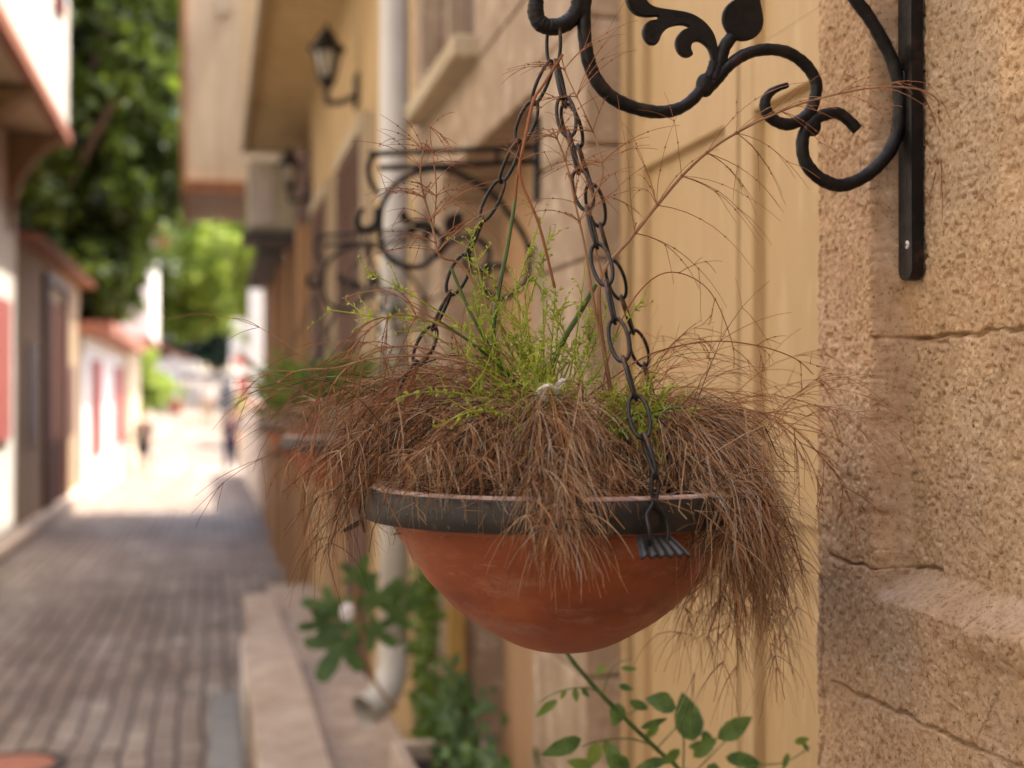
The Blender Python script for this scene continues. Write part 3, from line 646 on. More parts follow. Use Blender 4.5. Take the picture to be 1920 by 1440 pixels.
airy([(600,880,1.40),(570,850,1.40),(540,870,1.39),(525,930,1.39)], .0007, .0004, 2, (.03,.06), per=3, g_=.3, t0=.1)
airy([(1040,540,1.41),(1010,420,1.41),(975,330,1.42),(985,260,1.42),(1000,190,1.42),(1018,160,1.42),(1055,102,1.42)], .0015, .0014, 2, (.03,.06), per=2, mi=5, t0=.3)
for _ in range(46):                # loose fine arcs above the mound
    x = rnd.uniform(640, 1480); a = P(x, rnd.uniform(760,880), rnd.uniform(1.38,1.58)); side = -1 if x < 1060 else 1
    d = Vector((side*rnd.uniform(.1,1.0), rnd.gauss(0,.3), rnd.uniform(.5,1.3)))
    q_ = droop(a, d, rnd.uniform(.12,.26), .17, 10, .04); ST.strand(q_, .0006, .0002, rnd.choice((5,5,4,0,2)))
    for k in (4, 6, 8):
        for _j in range(2): ST.strand(droop(q_[k], (q_[k+1]-q_[k]).normalized()+Vector((rnd.gauss(0,.5), rnd.gauss(0,.5), rnd.gauss(0,.4))), rnd.uniform(.03,.08), .12, 5, .05), .0004, .0002, 5)
for _ in range(90):
    x, y = rnd.uniform(680,1440), rnd.uniform(740,910); p = P(x, y, rnd.uniform(1.30,1.56)); a = rnd.uniform(-2.4,-.7)+rnd.gauss(0,.4)
    d = Vector((math.cos(a), rnd.gauss(0,.3), math.sin(a))); q_ = [avoid(v_) for v_ in droop(p, d, rnd.uniform(.03,.10), .1, 3, .05)]
    e = (q_[-1]-q_[-2]).normalized()+Vector((rnd.gauss(0,.7),0,rnd.gauss(0,.7))); q_.append(q_[-1]+e.normalized()*rnd.uniform(.01,.03)); q_ = [avoid(v_) for v_ in q_]
    S.strand(q_, rnd.uniform(.0005,.0009), .0004, rnd.choice((1,0,2,0)), 4)
S.build('dead_twigs', mats4, DP); ST.build('dry_stems', mats4, DP)
# fresh green shoots
G = Strands(); GL = MB()
def tinyleaf(p, d, L, W):
    d = d.normalized(); sd = d.cross(Vector((rnd.gauss(0,1), rnd.gauss(0,1), rnd.gauss(0,1)))).normalized(); nn = d.cross(sd)*L*.15
    GL.add([p, p+d*L*.5+sd*W+nn, p+d*L, p+d*L*.5-sd*W+nn], [(0,1,2,3)])
def shoot(path, r0, r1, thick=False, leafy=1.0, sub=6):
    q_ = spline([P(x, y, Y) for x, y, Y in path], sub); G.strand(q_, r0, r1, 1 if thick else 0, 6)
    for i in range(2, len(q_)-1):
        if rnd.random() < .65*leafy:
            dr = (q_[i+1]-q_[i]).normalized()
            for _ in range(2 if rnd.random() < .6 else 3):
                sd = Vector((rnd.gauss(0,1), rnd.gauss(0,1), rnd.gauss(0,1))); sd = (sd-dr*sd.dot(dr)).normalized()
                d = dr*.8+sd; L = rnd.uniform(.004,.009); tinyleaf(q_[i], d, L, L*.28)
                if rnd.random() < .35:
                    b_ = droop(q_[i], d, rnd.uniform(.012,.035), -.05, 4, .06); G.strand(b_, .0006, .0003, 0)
                    for p in b_[1:]: tinyleaf(p, Vector((rnd.gauss(0,1), rnd.gauss(0,1), rnd.gauss(.4,1))), rnd.uniform(.003,.006), .0013)
for pa in ([(960,740,1.43),(900,640,1.41),(810,602,1.40),(700,592,1.40),(612,580,1.40)], [(990,740,1.43),(890,630,1.42),(800,570,1.41),(740,535,1.41),(684,508,1.41)],
           [(1000,740,1.44),(930,640,1.43),(905,540,1.43),(890,470,1.43),(880,428,1.43)], [(1020,720,1.45),(985,620,1.45),(1000,540,1.45),(1020,480,1.45),(1032,425,1.45)],
           [(1000,700,1.46),(960,600,1.46),(975,520,1.46),(1000,450,1.46),(1012,410,1.46)], [(1050,740,1.42),(1085,690,1.41),(1105,640,1.41),(1122,588,1.41)],
           [(1060,760,1.42),(1120,700,1.41),(1150,640,1.40),(1205,560,1.40)], [(940,720,1.42),(880,660,1.41),(830,640,1.41),(780,600,1.41)],
           [(1030,760,1.42),(1010,680,1.41),(990,640,1.41),(960,600,1.41),(925,560,1.41)], [(960,760,1.40),(880,740,1.38),(800,735,1.37),(745,745,1.37)],
           [(1190,860,1.42),(1215,790,1.40),(1260,765,1.39),(1300,770,1.38)], [(1180,850,1.42),(1160,800,1.40),(1200,770,1.40),(1245,760,1.40)],
           [(980,700,1.44),(940,620,1.44),(930,540,1.44),(900,500,1.44)], [(1040,720,1.46),(1060,640,1.46),(1050,600,1.46),(1062,560,1.46)],
           [(960,780,1.36),(900,770,1.35),(860,780,1.35),(820,800,1.35)], [(1200,880,1.40),(1230,830,1.39),(1190,800,1.38)], [(1010,760,1.40),(970,730,1.38),(930,710,1.38),(870,650,1.38)],
           [(1000,700,1.40),(985,560,1.40),(998,520,1.40),(1020,560,1.40)]):
    shoot(pa, .0011, .0005)
for _ in range(80):
    x, y = rnd.uniform(880,1110), rnd.uniform(720,860)
    if rnd.random() < .3: x, y = rnd.uniform(1140,1260), rnd.uniform(780,880)
    Y = rnd.uniform(1.33,1.50); dx = rnd.uniform(-60,60); shoot([(x,y,Y),(x+dx*.5,y-rnd.uniform(20,60),Y),(x+dx,y-rnd.uniform(50,110),Y-.01)], .0008, .0004, leafy=.9, sub=5)
for _ in range(14):
    x = rnd.uniform(930,1080); dx = (x-1010)*rnd.uniform(.5,1.3)+rnd.gauss(0,25); y1 = rnd.uniform(470,600); Y = rnd.uniform(1.38,1.48)
    shoot([(x,760,Y),(x+dx*.35,690,Y),(x+dx*.7,(700+y1)/2,Y-.01),(x+dx,y1,Y-.01)], .0011, .0005, leafy=.8)
shoot([(930,690,1.44),(925,620,1.44),(935,545,1.44),(950,470,1.44),(962,400,1.44),(966,375,1.44)], .0028, .0016, True, .1)
ST2 = Strands(); ST2.strand(spline([P(966,375,1.44),P(970,330,1.44),P(985,250,1.44),P(1000,180,1.43)], 6), .0016, .0010, 5, 6)
shoot([(1020,740,1.44),(1050,650,1.43),(1085,590,1.42),(1117,533,1.42)], .0032, .0026, True, .1)
shoot([(1000,760,1.42),(950,700,1.42),(900,620,1.42),(870,560,1.42),(845,500,1.42)], .0022, .0016, True, .2)
shoot([(1010,760,1.41),(940,690,1.40),(880,640,1.39),(820,600,1.38)], .0020, .0013, True, .3)
shoot([(1150,830,1.38),(1190,790,1.37),(1240,768,1.36),(1285,765,1.36)], .0020, .0013, True, .3)
G.build('green_shoots', [M['shoot'], M['shootd']], DP); GL.build('shoot_leaves', M['shoot'], DP); ST2.build('brown_cane', mats4, DP)
# white petals caught in the plant
def petal(px, py, Y, L, W, ang, name, label):
    s = MB(); c_ = P(px, py, Y); n1, n2 = 8, 6; vs = []
    for i in range(n1+1):
        t = i/n1; wd = W*math.sin(math.pi*min(1, t*.9+.08))**.7
        for j in range(n2+1):
            u = j/n2*2-1; x = (t-.5)*L; z = u*wd; y = .006*math.sin(t*5+u*2)+.004*u*u+.003*math.sin(u*6+t*3)
            vs.append((c_.x+x*math.cos(ang)-z*math.sin(ang), c_.y+y-.001, c_.z+x*math.sin(ang)+z*math.cos(ang)))
    s.add(vs, [(i*(n2+1)+j, i*(n2+1)+j+1, (i+1)*(n2+1)+j+1, (i+1)*(n2+1)+j) for i in range(n1) for j in range(n2)])
    o = s.build(name, M['petal'], None, True); tag(o, label, 'petal', 'fallen white petals')
petal(1030, 736, 1.335, .022, .009, .2, 'petal', 'larger crumpled white petal caught among the brown stems')
petal(1052, 720, 1.335, .014, .004, .9, 'petal', 'narrow upright white petal just above the larger one')

# ------------------------------------------------------------------ bracket, bowl and plant copies further down the wall
def relabel(o, l): o['label'] = l; return o
for Y, n1, n2 in ((3.4, 'black scroll bracket on the stone wall just behind the nearest one, out of focus', 'blurred terracotta bowl hanging behind the straw, second along the wall'),
                  (5.2, 'farthest scroll bracket, faint and blurred beside the white downpipe', 'farthest terracotta bowl holding a leafy green fern')):
    b_ = relabel(copy_tree(BR), n1); b_.location.y += Y-DEP
    for ch in list(b_.children):
        if ch.name.startswith('wall_plate'):
            for g2 in list(ch.children_recursive): bpy.data.objects.remove(g2)
            ch.scale.z = .42; ch.location.z += .33; ch.location.x += .006
    p_ = relabel(copy_tree(PL), n2); p_.location.y += Y-DEP
dp2 = Strands(); cx_, cy_ = BX, BY+3.4-DEP
for _ in range(260):
    a = rnd.uniform(0, 6.283); p = Vector((cx_+.1*math.cos(a), cy_+.1*math.sin(a), ZR-.01)); dp2.strand(droop(p, Vector((math.cos(a), math.sin(a), rnd.uniform(.5,2.5))), rnd.uniform(.1,.28), .28, 6, .1), .0014, .0006, wc())
o = dp2.build('withered_plant', mats4); tag(o, 'low withered brown plant in the second hanging bowl', 'plant')
s = MB(); cx_, cy_ = BX, BY+5.2-DEP
def blade(s, p, d, L, W, g_=.12, n_=5):
    q_ = droop(p, d, L, g_, n_, .05); sd = d.cross(Vector((rnd.gauss(0,.3), rnd.gauss(0,.3), 1))).normalized(); vs = []
    for i, x in enumerate(q_): wd = W*math.sin(math.pi*(i+.6)/(n_+1.2)); vs += [x-sd*wd, x+sd*wd]
    s.add(vs, [(2*i, 2*i+1, 2*i+3, 2*i+2) for i in range(n_)])
for _ in range(520):
    a = rnd.uniform(0, 6.283); r_ = rnd.uniform(.02,.2); p = Vector((cx_+r_*math.cos(a)+rnd.choice((0,0,.08)), cy_+r_*math.sin(a), ZR+rnd.uniform(0,.16)))
    blade(s, p, Vector((math.cos(a)*rnd.uniform(.2,1), math.sin(a)*.6, rnd.uniform(.2,1.6))), rnd.uniform(.05,.17), .008)
o = s.build('fern', M['fern']); tag(o, 'bushy bright green fern growing in the farthest hanging bowl', 'fern')

# ------------------------------------------------------------------ rose bush below the bowl
RB = thing('rose_bush', 'leafy green rose stem rising diagonally in front of the door below the bowl', 'plant', (.62, 2.05, .3))
def rleaf(s, p, d, nrm, L, W, fold=.25):
    d = d.normalized(); sd = d.cross(nrm).normalized(); nn = sd.cross(d).normalized(); n_ = 8; vs = []
    for i in range(n_+1):
        t = i/n_; wd = W*(math.sin(math.pi*min(1,t**.8)))**.85+.0002; c_ = p+d*L*t+nn*(-.12*L*t*t); ser = 1+.07*(i % 2)
        vs += [c_-sd*wd*ser+nn*wd*fold, c_, c_+sd*wd*ser+nn*wd*(fold+.22*math.sin(t*7+L*90))]
    fs = []
    for i in range(n_): a = 3*i; fs += [(a, a+1, a+4, a+3), (a+1, a+2, a+5, a+4)]
    s.add(vs, fs)
YB = 1.95
st = Strands()
def rstem(path, r0, r1, Y=YB): q_ = spline([P(x, y, Y+(0 if len(z)==0 else z[0])) for x, y, *z in path], 5); st.strand(q_, r0, r1, 0, 6); return q_
rstem([(1040,1180),(1065,1228),(1130,1305),(1185,1360),(1235,1408),(1270,1440),(1300,1500),(1330,1700),(1340,2100)], .0032, .0040)
rstem([(1160,1330),(1120,1296),(1080,1290),(1040,1300),(1010,1318)], .0012, .0008)
rstem([(1230,1405),(1262,1370),(1290,1340),(1275,1325)], .0012, .0008); rstem([(1280,1450),(1282,1390),(1272,1345)], .0014, .0010)
rstem([(1130,1300),(1150,1250),(1185,1235)], .001, .0006); rstem([(1230,1400),(1180,1385),(1120,1390),(1090,1400)], .0013, .0009)
rstem([(1290,1460),(1350,1400),(1400,1350)], .0013, .0009); rstem([(1300,1500),(1400,1440),(1470,1430),(1520,1400)], .0013, .0009); rstem([(1165,1345),(1215,1320)], .001, .0007)
st.build('stem', [M['rose']], RB, True)
L_ = [ # px, py, dir(x,z), length px, width px, tone
 (1268,1328,(-.9,.35),62,20,0),(1300,1390,(-.25,1),95,26,0),(1345,1385,(.8,.45),80,18,0),(1160,1318,(-.2,-1),45,16,0),(1180,1315,(.8,-.35),48,9,0),
 (1045,1312,(-.8,-.5),52,8,1),(1060,1292,(-.3,-.8),22,5,1),(1078,1290,(.1,-1),26,6,1),(1090,1290,(.6,-.7),24,5,0),(1165,1252,(.9,-.1),30,5,0),(1135,1245,(-.5,-.6),30,6,1),(1160,1285,(.8,-.25),30,6,0),
 (1090,1385,(-1,-.35),80,16,0),(1122,1392,(-.4,-1),52,14,1),(1148,1394,(.05,-1),58,14,0),(1135,1385,(.2,-1),40,8,1),(1200,1365,(1,.25),60,7,0),(1290,1400,(1,.1),56,9,0),(1275,1405,(-.9,-.6),50,10,1),
 (1300,1420,(.7,.5),60,13,1),(1360,1420,(1,-.15),70,14,0),(1340,1430,(-.2,-1),50,16,0),(1250,1425,(-.9,-.2),62,10,0),(1285,1440,(.2,-1),60,20,0),(1490,1392,(.8,.2),30,7,1),(1478,1412,(-.4,-1),34,6,1),(1505,1392,(.6,-1),22,4,0),
 (1235,1360,(-.7,-.5),40,8,1),(1400,1440,(.8,-.5),50,12,0),(1180,1440,(-.6,.5),45,12,0),(1110,1440,(-.6,.2),50,12,1),(1320,1370,(.3,-.9),40,10,0)]
for px, py, d, L, W, tone in L_:
    s = MB(); Y = YB+rnd.uniform(-.06,.06); k = Y/1.0*1.03/2667
    p = P(px, py, Y); rleaf(s, p, Vector((d[0], rnd.uniform(-.35,.15), d[1])), Vector((rnd.uniform(-.4,.4), -1, rnd.uniform(-.1,.6))), L*k, W*k)
    s.build('leaf', M['roselight'] if tone else M['rose'], RB, True)

# ------------------------------------------------------------------ downpipe, trough, fig and climbing plants
DPp = thing('downpipe', 'cream painted downpipe with a curved spout at the foot of the wall', 'pipe', (.665, 5.32, .4))
MB().tube([(.665,5.32,z) for z in (9.0,6,3,1.2,.66)], .056, 20).build('pipe', M['pipe'], DPp, True)
q = spline([(.665,5.32,.67),(.655,5.31,.56),(.61,5.27,.47),(.54,5.22,.44)], 6); MB().tube(q, .060, 20, cap=False).build('spout', M['pipe'], DPp, True)
for z in (3.35, 1.35): s = MB(); s.lathe([(.056,z-.02),(.062,z-.02),(.062,z+.02),(.056,z+.02)], .665, 5.32, 20); s.build('pipe_clip', M['pipe'], DPp, True)
TR = thing('stone_trough', 'pale stone planting trough against the wall under the climbing plants', 'trough', (.62, 3.6, .2))
s = MB(); tz = .60
s.box(.50,.54,3.0,4.1,.22,tz,.006); s.box(.73,.77,3.0,4.1,.22,tz,.006); s.box(.541,.729,3.0,3.04,.22,tz-.002); s.box(.541,.729,4.06,4.1,.22,tz-.002); s.box(.541,.729,3.041,4.059,.222,.26); s.build('basin', M['stonestep'], TR)
s = MB(); s.box(.541,.729,3.041,4.059,.4,.55); s.build('soil', M['soil'], TR)
def vine(name, label, cx_, cy_, z0, z1, wx, wy, cnt, mat, ls=.035, cat='climbing plant', wob=.04):
    root = thing(name, label, cat, (cx_, cy_, z0)); s = MB(); m_ = Strands()
    for k in range(5):
        q_ = [Vector((cx_+wx*.5*math.sin(k*2+i*.8), cy_+wy*.5*math.cos(k*1.7+i*.6), z0+(z1-z0)*i/8)) for i in range(9)]; m_.strand(spline(q_, 3), .006, .002, 0, 5)
    m_.build('stem', [M['shootd']], root)
    for _ in range(cnt):
        t = rnd.random(); p = Vector((cx_+rnd.gauss(0,wx), cy_+rnd.gauss(0,wy), z0+(z1-z0)*t)); d = Vector((rnd.gauss(0,1), rnd.gauss(0,1), rnd.gauss(0,1)))
        rleaf(s, p, d, Vector((rnd.gauss(0,.6), -1, rnd.gauss(.4,.5))), ls*rnd.uniform(.6,1.3), ls*.32)
    s.build('leaves', mat, root, True); return root
vine('climbing_plant', 'dark green climber behind the lower downpipe', .745, 5.05, .3, 1.0, .018, .08, 260, M['fern'], .05)
vine('leafy_plant', 'low leafy plant spilling over the far end of the stone trough', .68, 4.02, .45, .80, .035, .12, 260, M['fig'], .045, 'plant')
vine('leafy_plant', 'low leafy plant at the near end of the stone trough under the bowl', .66, 3.35, .45, .72, .045, .16, 260, M['rose'], .04, 'plant')
FG = thing('fig_plant', 'young fig with large lobed green leaves bending out in front of the downpipe', 'plant', (.6, 4.25, .5))
YF = 4.2; q = spline([P(745,1330,YF), P(710,1290,YF), P(690,1240,YF), P(680,1190,YF), P(665,1150,YF), P(670,1100,YF)], 5)
MB().tube(q, .006, 6).build('stem', M['stick'], FG, True)
def figleaf(px, py, ang, L, Y=YF):
    c_ = P(px, py, Y); s = MB(); pts = []; lobes = (-125, -62, 0, 62, 125); LL = (.55,.85,1.05,.85,.55)
    out = []
    for k, (a, l) in enumerate(zip(lobes, LL)):
        for da, f_ in ((-20,.62),(-10,.92),(0,1.0),(10,.92),(20,.62)): out.append((a+da, l*f_))
        if k < 4: out.append((a+31, .33))
    out = [(-178,.12)]+out+[(178,.12)]; tilt = rnd.uniform(-.5,.5)
    for a, r_ in out:
        t = R(a)+ang; x = r_*L*math.cos(t); z = r_*L*math.sin(t); pts.append(Vector((c_.x+x, c_.y+z*tilt+.15*abs(x)+rnd.uniform(-.003,.003), c_.z+z*.9)))
    n_ = len(pts); s.add([c_]+pts, [(0, i+1, (i+1) % n_+1) for i in range(n_)]); s.build('leaf', M['fig'], FG, True)
for a in ((668,1085,1.2,.095),(622,1140,2.9,.10),(706,1130,1.9,.12),(735,1150,.3,.11),(640,1205,4.2,.15),(700,1180,5.6,.10),(665,1165,3.6,.11),(610,1170,3.3,.09),(760,1120,.9,.10)): figleaf(a[0], a[1], a[2], a[3]*.88)
s = MB(); c_ = P(652,1148,YF-.08); s.ball(c_, .022, .012, .027, 10, 8); s.build('flower', M['petal'], FG, True)

# ------------------------------------------------------------------ stone benches
def bench(x0, x1, y0, y1, z, label):
    t = thing('stone_bench', label, 'bench', ((x0+x1)/2, (y0+y1)/2, ground(y0)), 'stone benches at the pavement edge'); g0 = ground(y1)-.05
    s = MB(); s.box(x0, x1, y0, y1, z-.07, z, .010); s.build('seat_slab', M['stonestep'], t)
    s = MB(); s.box(x0+.015, x1-.004, y0+.02, y1-.02, g0, z-.071, .006); s.build('base', M['stonestep'], t); return t
t = bench(.15, .405, 4.55, 7.75, .33, 'nearer long worn stone bench with a white strip on its side beside the paving')
s = MB(); s.box(.143, .1495, 6.5, 7.7, .02, .30, .003); s.build('white_edge', M['white'], t)  # white strip over the far part of the bench's street side
bench(.20, .41, 8.15, 9.9, .24, 'shorter lower stone bench beyond the long one')

# ------------------------------------------------------------------ ochre house with jetty, lamps, shutters, appliance
H2 = thing('ochre_house', 'ochre plastered house with overhanging upper storey and brown shutters', 'house', (.78, 9.5, 0))
s = MB(); s.box(XF, 1.6, YC+.002, 11.7, -.3, 3.97); s.build('wall', M['ochre'], H2)
s = MB(); s.box(XF-.004, XF-.0005, YC+.01, 11.7, -.3, .75); s.build('lower_wall', M['ochre'], H2)
s = MB(); s.box(.30, 1.6, YC+.9, 13.9, 3.972, 4.05); s.build('jetty_soffit', M['soffit'], H2)
s = MB(); s.box(.27, 1.6, YC+.9, 13.9, 4.051, 9.2); s.build('upper_wall', M['ochre'], H2)
s = MB(); s.box(.255, .299, YC+.9, 13.93, 3.93, 4.16); s.box(.30, .779, 13.901, 13.93, 3.93, 4.16); s.build('fascia', M['cream'], H2)
def shutwin(y0, y1, z0, z1, parent):
    w_ = MB(); w_.box(XF-.03, XF-.001, y0, y1, z0, z1); o = w_.build('window', M['shutter'], parent)
    f = MB(); f.box(XF-.06, XF-.001, y0-.09, y0-.001, z0-.05, z1+.08); f.box(XF-.06, XF-.001, y1+.001, y1+.09, z0-.05, z1+.08); f.box(XF-.07, XF-.002, y0, y1, z1+.001, z1+.09); f.build('frame', M['cream'], o)
    for a, b_ in ((y0+.02,(y0+y1)/2-.01), ((y0+y1)/2+.01, y1-.02)):
        sh = MB(); sh.box(XF-.055, XF-.031, a, b_, z0+.02, z1-.02); 
        k = z0+.05
        while k < z1-.06: sh.box(XF-.063, XF-.0551, a+.03, b_-.03, k, k+.025); k += .05
        sh.build('shutter', M['shutter'], o)
    return o
shutwin(7.15, 8.65, 1.85, 2.93, H2); shutwin(9.35, 10.85, 1.85, 2.93, H2)
d_ = MB(); d_.box(XF-.02, XF-.001, 7.2, 8.4, .0, 1.80); d_.build('door', M['shutter'], H2)
d_ = MB(); d_.box(XF-.05, XF-.0045, 8.9, 9.4, 0, 1.8, .01); d_.build('pilaster', M['tanwall'], H2)
def lamp(x, y, z, label, s_=1.):
    t = thing('wall_lamp', label, 'lamp', (XF, y, z-.15), 'lantern lamps on the ochre house')
    s = MB(); s.box(XF-.014, XF-.001, y-.03, y+.03, z-.24, z-.06, .004); s.box(XF-.028, XF-.0145, y-.05, y+.05, z-.27, z-.08, .006); s.tube(spline([(XF-.03,y,z-.19),(XF-.07,y,z-.22),(x+.04,y,z-.235),(x,y,z-.22),(x,y,z-.13)], 5), .016, 8); s.ball((x,y,z-.235), .012,.012,.02); s.build('arm', M['iron'], t, True)
    def hexr(pf, mat, nm, par, n_=6):
        s = MB(); s.lathe(pf, x, y, n_); return s.build(nm, mat, par)
    hexr([(.001,z-.15),(.030,z-.15),(.050,z-.10),(.04,z-.105),(.001,z-.10)], M['iron'], 'cup', t)
    g_ = hexr([(.040,z-.104),(.075,z+.055)], M['lampglass'], 'glass', t)
    s = MB()
    for k in range(6):
        a = 2*math.pi*k/6; s.tube([(x+.041*math.cos(a), y+.041*math.sin(a), z-.105), (x+.077*math.cos(a), y+.077*math.sin(a), z+.056)], .008, 5)
    s.build('cage', M['iron'], t)
    hexr([(.001,z+.040),(.096,z+.040),(.102,z+.066),(.060,z+.105),(.052,z+.110),(.050,z+.128),(.030,z+.155),(.012,z+.168),(.016,z+.180),(.001,z+.205)], M['iron'], 'cap', t)
lamp(.605, 7.8, 3.43, 'nearer black lantern lamp on the ochre wall under the overhang'); lamp(.60, 11.6, 3.40, 'farther black lantern lamp beside the boxy appliance')
AC = thing('air_conditioner', 'boxy aged air conditioner unit on a shelf under the ochre overhang', 'air conditioner', (.55, 13.2, 3.0))
s = MB(); s.box(.30, .74, 12.9, 13.6, 3.07, 3.70, .02); s.build('casing', M['ac'], AC)
s = MB(); s.box(.34, .52, 12.885, 12.899, 3.12, 3.64); s.build('side_panel', M['greywhite'], AC)
s = MB(); s.box(.25, .779, 12.8, 13.7, 2.99, 3.05); s.build('shelf', M['dark'], AC)
H3 = thing('timber_shop', 'low shopfront faced with warm vertical wooden planks', 'shop', (.78, 15, -.2))
s = MB(); y = 11.72; k = 0
while y < 18.9: s.box(.735-.05*(k % 4 == 0), .80, y, y+(.30 if k % 4 else .55), ground(y)-.1, 3.0); y += (.31 if k % 4 else .56)+(.35 if k % 4 == 3 else 0); k += 1
s.build('plank_front', M['plank'], H3)
s = MB(); s.box(.86, 3, 11.71, 18.9, -.4, 8.3); s.build('wall', M['shutter'], H3)  # wall carried up out of view so its shadow covers the street
s = MB(); s.box(.42, .80, 14.2, 18.9, 2.98, 3.05); s.build('canopy', M['dark'], H3)
H4 = thing('jettied_house', 'tall beige house with brown timber edges jutting over the street', 'house', (.8, 21, -.3))
s = MB(); s.box(.76, 4, 19.0, 22.6, -.5, 4.30); s.build('wall', M['plank'], H4)
s = MB(); s.box(-.36, 4, 19.06, 22.7, 4.40, 9.2); s.build('upper_wall', M['beige'], H4); s = MB(); s.box(.82, 4, 22.705, 24.3, -1, 9); s.build('shadow_wall', M['beige'], H4)  # the last wall is unseen, added to carry the shadow edge further on
s = MB(); s.box(-.42, -.361, 18.98, 22.7, 4.24, 9.2); s.box(-.36, .99, 18.98, 19.059, 4.24, 4.40); s.build('timber_edge', M['brownwood'], H4)
s = MB(); 
for k in range(9): s.box(-.35+k*.14, -.35+k*.14+.13, 19.1, 22.68, 4.30, 4.398)
s.build('soffit_boards', M['greywhite'], H4)
s = MB(); s.box(.02,.20,18.995,19.058,6.6,7.3); s.build('vent', M['cream'], H4)

# garden wall and low houses further along on the right
t = thing('garden_wall', 'low plastered garden wall beyond the jettied house', 'wall', (1, 30, -.5)); s = MB(); s.box(.78, 1.0, 24.35, 39, -1, 1.35); s.build('wall_body', M['white'], t); s = MB(); s.box(.74,1.04,24.32,39.02,1.351,1.42); s.build('coping', M['tile'], t)
def roof(s, x0, x1, y0, y1, z, h, ov=.35):
    xm = (x0+x1)/2; s.add([(x0-ov,y0-ov,z),(x1+ov,y0-ov,z),(x1+ov,y1+ov,z),(x0-ov,y1+ov,z),(xm,y0+1,z+h),(xm,y1-1,z+h)], [(0,1,4),(1,2,5,4),(2,3,5),(3,0,4,5),(3,2,1,0)])
def house(name, label, x0, x1, y0, y1, h, wallm, wins=(), rh=1.2, faceX=None):
    g0 = ground(y0); t = thing(name, label, 'house', ((x0+x1)/2, y0, g0)); s = MB(); s.box(x0, x1, y0, y1, g0-1, g0+h); s.build('wall', wallm, t)
    s = MB(); roof(s, x0, x1, y0, y1, g0+h+.003, rh); s.build('roof', M['tile'], t)
    for (fx, a, b_, z0, z1, mm) in wins:   # fx None: on the -Y face between x a..b
        w_ = MB()
        if fx is None: w_.box(a, b_, y0-.05, y0-.002, g0+z0, g0+z1)
        else: w_.box(min(fx, fx+(.05 if fx > (x0+x1)/2 else -.05)), max(fx, fx+(.05 if fx > (x0+x1)/2 else -.05)), a, b_, g0+z0, g0+z1)
        w_.build('window', mm, t)
    return t
E = house('village_house', 'pale house with red tiled roof and dark window right of the far street', .95, 5, 80, 88, 6.9, M['white'], ((None,1.5,1.95,4.6,6.4,M['glass']),(None,1.0,1.2,4.2,6.4,M['greywhite'])), 1.6)
AW = thing('shop_awning', 'small red awning over the goods at the right of the far street', 'awning', (.9, 48, 0)); s = MB(); s.box(.62,1.5,47.5,49.2,2.55,2.85,.03); s.build('awning_cloth', M['redpaint'], AW); s = MB(); s.box(.64,.68,47.5,47.56,-.5,2.55); s.build('pole', M['greywhite'], AW)
house('village_house', 'small whitewashed house closing the end of the far street', -3.2, -.9, 92, 98, 3.2, M['white'], ((None,-1.6,-1.2,1,2.4,M['glass']),), .8)
GP = thing('shadow_pier', 'unseen slender pier added to cast a thin shadow stripe across the street', 'post', (1, 39.7, -.6)); s = MB(); s.box(.95,1.3,39.3,39.9,-1,4.6,.02); s.build('pier', M['white'], GP)  # pier invented out of view to lay a thin shadow on the street
s = MB(); s.box(.85, 1.3, 46, 78, -1, .1); s.v = [(a, b_, c_ if c_ < 0 else ground(b_)+1.3) for a, b_, c_ in s.v]; o = s.build('garden_wall', M['greywhite']); tag(o, 'pale weathered boundary wall beside the rising far street', 'wall')

# ------------------------------------------------------------------ left side of the street
XL = -2.5
L0 = thing('white_house', 'white plastered house on the near left side of the street', 'house', (-3, 4, 0)); s = MB(); s.box(-6, XL, -6, 8.9, -.3, 8.0); s.build('wall', M['white'], L0)
s = MB(); roof(s, -6, XL, -6, 8.9, 8.003, 1.4); s.build('roof', M['tile'], L0)
LB = thing('sky_block_house', 'unseen plastered block added across the street behind the camera to cut the light', 'house', (0, -12, 0)); s = MB(); s.box(-9, 5, -13, -9.01, -.5, 8.5); s.build('wall', M['beige'], LB)  # unseen block added behind the camera to keep the lane darker
L1 = thing('jettied_house', 'white upper storey with terracotta edge on curved corbels at the left edge', 'house', (-3, 14, -.2))
s = MB(); s.box(-6, XL, 8.95, 19.3, -.5, 4.83); s.build('wall', M['whitewash'], L1)
s = MB(); s.box(-6, -1.84, 11.5, 19.2, 4.98, 9.5); s.build('upper_wall', M['white'], L1)
s = MB(); s.box(-1.93, -1.80, 11.4, 19.28, 4.83, 4.98); s.box(-6, -1.931, 11.4, 11.52, 4.83, 4.98); s.box(-6,-1.931,19.16,19.28,4.83,4.98); s.build('terracotta_edge', M['pinktrim'], L1)
s = MB(); s.box(-6, -1.932, 11.521, 19.159, 4.87, 4.975); s.build('soffit', M['beige'], L1)
s = MB(); roof(s, -6, -1.84, 11.5, 19.2, 9.503, 1.4); s.build('roof', M['tile'], L1)
def corbel(y, w_=.35):
    pts = [(XL-.01,4.82),(-1.86,4.82)]
    for k in range(9):
        a = k/8; pts.append((-1.86-.60*math.sin(a*math.pi/2)**1.2, 4.78-.95*(1-math.cos(a*math.pi/2))-.12*a))
    pts += [(XL-.01,3.6)]
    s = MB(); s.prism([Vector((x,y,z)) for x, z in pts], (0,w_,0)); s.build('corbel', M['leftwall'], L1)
corbel(15.6); corbel(18.5); corbel(12.6)
for y0, y1, z0, z1 in ((15.6,16.6,6.2,8.0), (17.3,18.1,6.2,8.0)):
    s = MB(); s.box(-1.838,-1.78,y0,y1,z0,z1); o = s.build('window', M['redpaint'], L1); s = MB(); s.box(-1.778,-1.76,y0+.1,y1-.1,z0+.1,z1-.1); s.build('pane', M['glass'], o)
